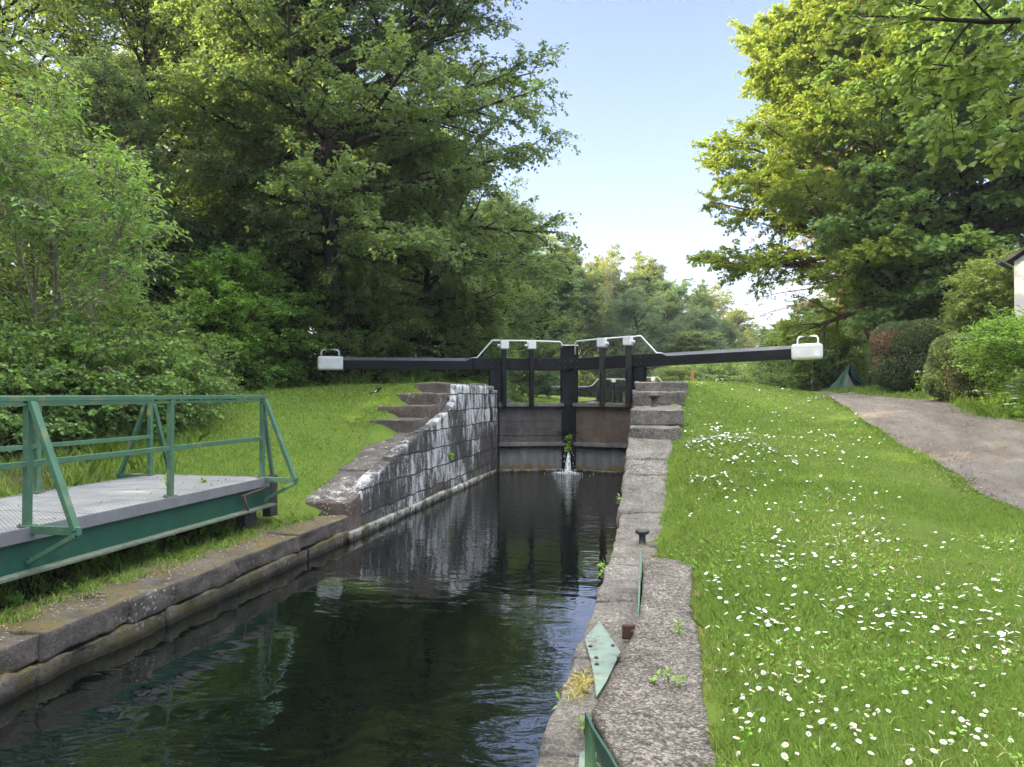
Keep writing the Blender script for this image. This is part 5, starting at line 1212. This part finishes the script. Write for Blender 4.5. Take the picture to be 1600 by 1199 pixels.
# ------------------------------------------------------------------ small plants
def rosette(name, loc, n_, size, label, cat='weed', mm='weed', asp=.45, h_=.06, group=None, up=.5, seed=0):
    rg = np.random.default_rng(seed); a = rg.uniform(0, 6.28, n_); P = np.tile([0, 0, .01], (n_, 1)) + rg.normal(0, .25 * size, (n_, 3)) * [1, 1, 0] + np.c_[np.zeros(n_), np.zeros(n_), rg.uniform(0, h_, n_)]
    D = unit(np.stack([np.cos(a), np.sin(a), np.full(n_, up)], 1)); lv, lf, tn = leaf_arrays(P, D, np.full(n_, .02), 2, size, asp, rg, .35, .9, .15)
    mb = MB()
    for k in range(max(3, n_ // 4)): mb.tube([(0, 0, -.01), tuple(P[k] * .5), tuple(P[k])], .003, 4)
    e = tag(empty(name, loc), label, cat, group); mb.build('stalk', M['stem'], e); link('leaves', arr_mesh('leaves', lv, lf, tn), M[mm], e); return e
for k, (px, py, z, n_, s_, lab) in enumerate(((1022, 1067, .75, 5, .035, 'tiny clover sprig in a crack of the slab, nearest the kerb plate'), (1043, 1064, .75, 7, .035, 'tiny clover sprig on the slab, between two others'), (1060, 1072, .75, 7, .04, 'leafy sprig on the slab touching the lawn edge'), (1060, 990, .75, 7, .04, 'small weed at the grassy rim of the slab'), (912, 1142, .46, 12, .05, 'light green weed rooted beside the kerb plate'), (880, 1105, .30, 10, .06, 'drooping weed on the water side of the coping'), (868, 1165, .25, 10, .06, 'grassy weed hanging over the water at the bottom'))):
    d = (CZ - z) * FPX / (py - HY); x, y = W(px, d); rosette('weed', (x, y, z), n_, s_, lab, seed=k)
rosette('fern', (-5.02, 17.3, .86), 26, .12, 'small bright fern growing out of the lock wall', 'fern', 'weed', .35, .05, None, .4, 31)
rosette('weed', (-2.93, 22.72, .66), 60, .10, 'leafy weed growing where the two gates meet', 'weed', 'weed', .5, .45, None, .2, 32)
rosette('weed', (-.72, 8.9, .18), 24, .09, 'green weed hanging below the coping by the near bollard', 'weed', 'weed', .4, .2, None, .5, 33)
rosette('weed', (-.74, 12.3, .45), 26, .09, 'green weed on the wall edge below the sloping slabs', 'weed', 'weed', .4, .25, None, .5, 34)
for k, (x, y, s_, lab) in enumerate(((-6.55, 9.1, .05, 'small feathery weed sprouting through the deck grating'), (-6.3, 9.55, .05, 'flat weed on the deck near the bridge end'),)):
    rosette('weed', (x, y, 1.12), 22, s_, lab, 'weed', 'weed', .3, .16 if k == 0 else .03, None, .6, 40 + k)
for k in range(16):
    x, y = rr.uniform(-6.5, -5.85), rr.uniform(5, 10); rosette('nettle', (x, y, g1(x, y)), 16, .07, 'leafy green weed in the grass under the bridge girder', 'weed', 'weed', .5, .12, 'weeds under the bridge', .5, 60 + k)
# cow parsley
def cow_parsley(x, y, h_, label, seed):
    e = tag(empty('cow_parsley', (x, y, g1(x, y))), label, 'wildflower', 'cow parsley on the right verge'); rg = random.Random(seed); st = MB(); um = MB()
    for k in range(5):
        a = rg.uniform(0, 6.28); q = rg.uniform(.05, .3); tp = (math.cos(a) * q, math.sin(a) * q, h_ * rg.uniform(.6, 1)); st.tube([(0, 0, 0), (tp[0] * .4, tp[1] * .4, tp[2] * .6), tp], .006, 5)
        for j in range(26):
            b_ = rg.uniform(0, 6.28); r_ = rg.uniform(0, .075); um.lathe([(.012, 0), (.010, .006)], (tp[0] + math.cos(b_) * r_, tp[1] + math.sin(b_) * r_, tp[2] + .02 - r_ * .15), 6)
    st.build('stalk', M['stem'], e); um.build('umbel', M['petal'], e)
    rgn = np.random.default_rng(seed); P = rgn.normal(0, .12, (60, 3)) * [1, 1, 0] + np.c_[np.zeros(60), np.zeros(60), rgn.uniform(0, h_ * .55, 60)]
    lv, lf, tn = leaf_arrays(P, unit(rgn.normal(0, 1, (60, 3)) + [0, 0, .3]), np.full(60, .1), 3, .10, .4, rgn); link('leaves', arr_mesh('leaves', lv, lf, tn), M['weed'], e)
for k, (px, d, h_, lab) in enumerate(((1447, 22.5, 1.0, 'cow parsley in front of the dead patch of the big hedge'), (1462, 21.5, .9, 'cow parsley at the corner between the two hedges'), (1560, 16.6, .6, 'white cow parsley under the bright shrub'), (1585, 15.8, .75, 'tallest cow parsley at the right edge'), (1545, 17.2, .5, 'low cow parsley beside the yellow buttercups'), (1594, 15.3, .4, 'small cow parsley on the path verge'), (1240, 40, .9, 'pale cow parsley below the blue sign'))):
    x, y = W(px, d); cow_parsley(x, y, h_, lab, k)
def buttercups(x, y, n_, sx, sy, h0, h1, label, seed, z=None, sz=.03):
    e = tag(empty('buttercup_clump', (x, y, g1(x, y) if z is None else z)), label, 'wildflower'); rg = random.Random(seed); st = MB(); fl = MB()
    for k in range(n_):
        a, b_, h_ = rg.gauss(0, sx), rg.gauss(0, sy), rg.uniform(h0, h1); st.tube([(a * .6, b_ * .6, -.02), (a, b_, h_)], .004, 4); fl.lathe([(sz * .3, 0), (sz * .8, sz * .35), (sz, sz * .6), (sz * .5, sz * .55)], (a, b_, h_), 7)
    st.build('stalk', M['stem'], e); fl.build('blossom', M['yellow'], e)
x, y = W(1532, 17.3); buttercups(x, y, 13, .10, .1, .05, .24, 'yellow buttercups on the verge at the path edge', 1, None, .022)
x, y = W(1538, 17.8); buttercups(x, y, 8, .12, .1, .55, .98, 'taller yellow flowers in front of the bright shrub', 2, None, .024)
x, y = W(1338, 34.8); buttercups(x, y, 40, .22, .15, .6, 1.15, 'bright yellow gorse like blossom behind the tent', 3, None, .05)
x, y = W(1318, 34.8); buttercups(x, y, 18, .2, .15, .2, .9, 'scattered yellow blossom left of the tent', 4, None, .04)
x, y = W(1376, 33); buttercups(x, y, 14, .3, .15, .1, .45, 'low yellow blossom between tent and hedge', 5, None, .04)

# ------------------------------------------------------------------ evening air
hz = MB().box((-115, -45, -3.3), (115, 390, 45)).build('haze', None); tag(hz, kind='stuff')
m, n, l, o = mat('haze'); v = N(n, 'VolumePrincipled'); v.inputs['Color'].default_value = (.86, .92, 1, 1); v.inputs['Density'].default_value = .0005; v.inputs['Anisotropy'].default_value = .2
l.new(v.outputs[0], o.inputs[1]); hz.data.materials.append(m)

# ------------------------------------------------------------------ lawn wear, clover, loose stones
rng = np.random.default_rng(91)
PP, HH, WW = [], [], []
for d0, d1, rho, w_, h_ in ((2.2, 5, 700, .0045, .07), (5, 9, 300, .007, .07), (9, 20, 60, .014, .07)):
    x, y = scatter(d0, d1, rho, 900, 1680, rng, 1); v = np.array([noise.noise(Vector((a * .8, b * .8, 7))) for a, b in zip(x, y)]); k = rng.random(len(x)) < np.clip(.35 + v * 1.3, .05, 1); x, y = x[k], y[k]
    PP.append(np.c_[x, y, G(x, y)]); HH.append(np.full(len(x), h_)); WW.append(np.full(len(x), w_))
grass_obj('dry_grass', np.vstack(PP), np.concatenate(HH), np.concatenate(WW), rng, M['drygrass'], 'dry straw stalks among the green lawn', 1.1)
x, y = scatter(2.4, 8.5, 240, 960, 1680, rng, 1); v = np.array([noise.noise(Vector((a * .9, b * .9, 3))) for a, b in zip(x, y)]); k = (v > .05) | (rng.random(len(x)) < .12); x, y = x[k], y[k]
P = np.c_[x, y, G(x, y) + rng.uniform(.02, .055, len(x))]
lv, lf, tn = leaf_arrays(P, unit(rng.normal(0, 1, (len(x), 3)) * [1, 1, .1]), np.full(len(x), .02), 3, .019, .85, rng, .6, 2.0, 0)
tag(link('clover', arr_mesh('clover', lv, lf, tn), M['weed']), 'clover and broad leaved weeds in the lawn', 'clover', None, 'stuff')
V, F = [], []
tt = rng.integers(60, 150, 2600); uu = rng.random(2600)
for i, u in zip(tt, uu):
    q = PLs[i] * (1 - u) + PRs[i] * u; x, y = q + rng.normal(0, .05, 2); r_ = rng.uniform(.008, .024) * (1 + .6 * (rng.random() < .05)); z = g1(x, y) + .014; k = len(V); a0 = rng.uniform(0, 6)
    for j in range(5): a = a0 + j * 1.2566; V.append((x + r_ * math.cos(a), y + r_ * math.sin(a) * .8, z - .004))
    V.append((x + r_ * .1, y, z + r_ * .7))
    for j in range(5): F.append((k + j, k + (j + 1) % 5, k + 5))
tag(link('gravel', arr_mesh('gravel', V, F), M['coping']), 'loose stones on the towpath', 'gravel', None, 'stuff')
n_ = 900; tt = rng.integers(55, 150, n_); sd_ = rng.random(n_) < .5; Q = np.where(sd_[:, None], PLs[tt], PRs[tt]) + rng.normal(0, .22, (n_, 2)); z = G(Q[:, 0], Q[:, 1]) + .025
lv, lf, tn = leaf_arrays(np.c_[Q, z], unit(rng.normal(0, 1, (n_, 3)) * [1, 1, .05]), np.full(n_, .03), 1, .05, .6, rng, .5, 2.5, 0)
tag(link('leaf_litter', arr_mesh('leaf_litter', lv, lf, tn), M['litter']), 'dead leaves along the towpath edges', 'leaf litter', None, 'stuff')
# turf creeping over the edges of the stones on both banks
PP, HH, WW = [], [], []
ed = [(-50, -5.8), (11.5, -5.82), (12.9, -5.84), (14.2, -5.92), (15.4, -6.3), (17, -6.4), (18, -6.2), (22.3, -6.0)]
tufts(90, lambda: (lambda yy: (float(np.interp(yy, [q[0] for q in ed], [q[1] for q in ed])) + .12 + rng.normal(0, .08), yy))(rng.uniform(11.6, 22)), .06, .011, 26, .07)
tufts(90, lambda: (lambda yy: (float(np.interp(yy, [7.6, 8.2, 11.4, 14, 15, 17, 22], [.1, -.12, -.04, .05, .14, .28, .38])) + rng.normal(0, .06), yy))(rng.uniform(7.6, 20)), .06, .009, 26, .05)
tufts(40, lambda: (rng.uniform(-5.75, -5.45), rng.uniform(4.8, 11.3)), .06, .006, 26, .06)
grass_obj('edge_grass', np.vstack(PP), np.concatenate(HH), np.concatenate(WW), rng, M['grass'], 'ragged grass creeping over the stone edges', .9)

n_ = 110; x = rng.uniform(FX + .1, NX - .05, n_); y = rng.uniform(4.5, 10.3, n_)
lv, lf, tn = leaf_arrays(np.c_[x, y, np.full(n_, DT + .012)], unit(rng.normal(0, 1, (n_, 3)) * [1, 1, .05]), np.full(n_, .03), 1, .045, .5, rng, .5, 2.5, 0)
tag(link('leaf_litter', arr_mesh('leaf_litter', lv, lf, tn), M['litter']), 'dead leaves blown onto the bridge deck', 'leaf litter', None, 'stuff')
PP, HH, WW = [], [], []
tufts(260, lambda: (lambda t, e: ((PLs if e else PRs)[t, 0] + (-.12 if e else .12) + rng.normal(0, .05), (PLs if e else PRs)[t, 1] + rng.normal(0, .03)))(int(rng.integers(60, 170)), rng.random() < .6), .075, .010, 22, .07)
tufts(90, lambda: (rng.uniform(-6.6, -6.15), rng.uniform(15.2, 18.2)), .07, .014, 24, .09)
tufts(150, lambda: (-5.45 - abs(rng.normal(0, .3)), rng.uniform(4.2, 11.2)), .11, .007, 26, .06)
grass_obj('edge_grass', np.vstack(PP), np.concatenate(HH), np.concatenate(WW), rng, M['grass'], 'uneven grass along path, steps and quay edges', .9)
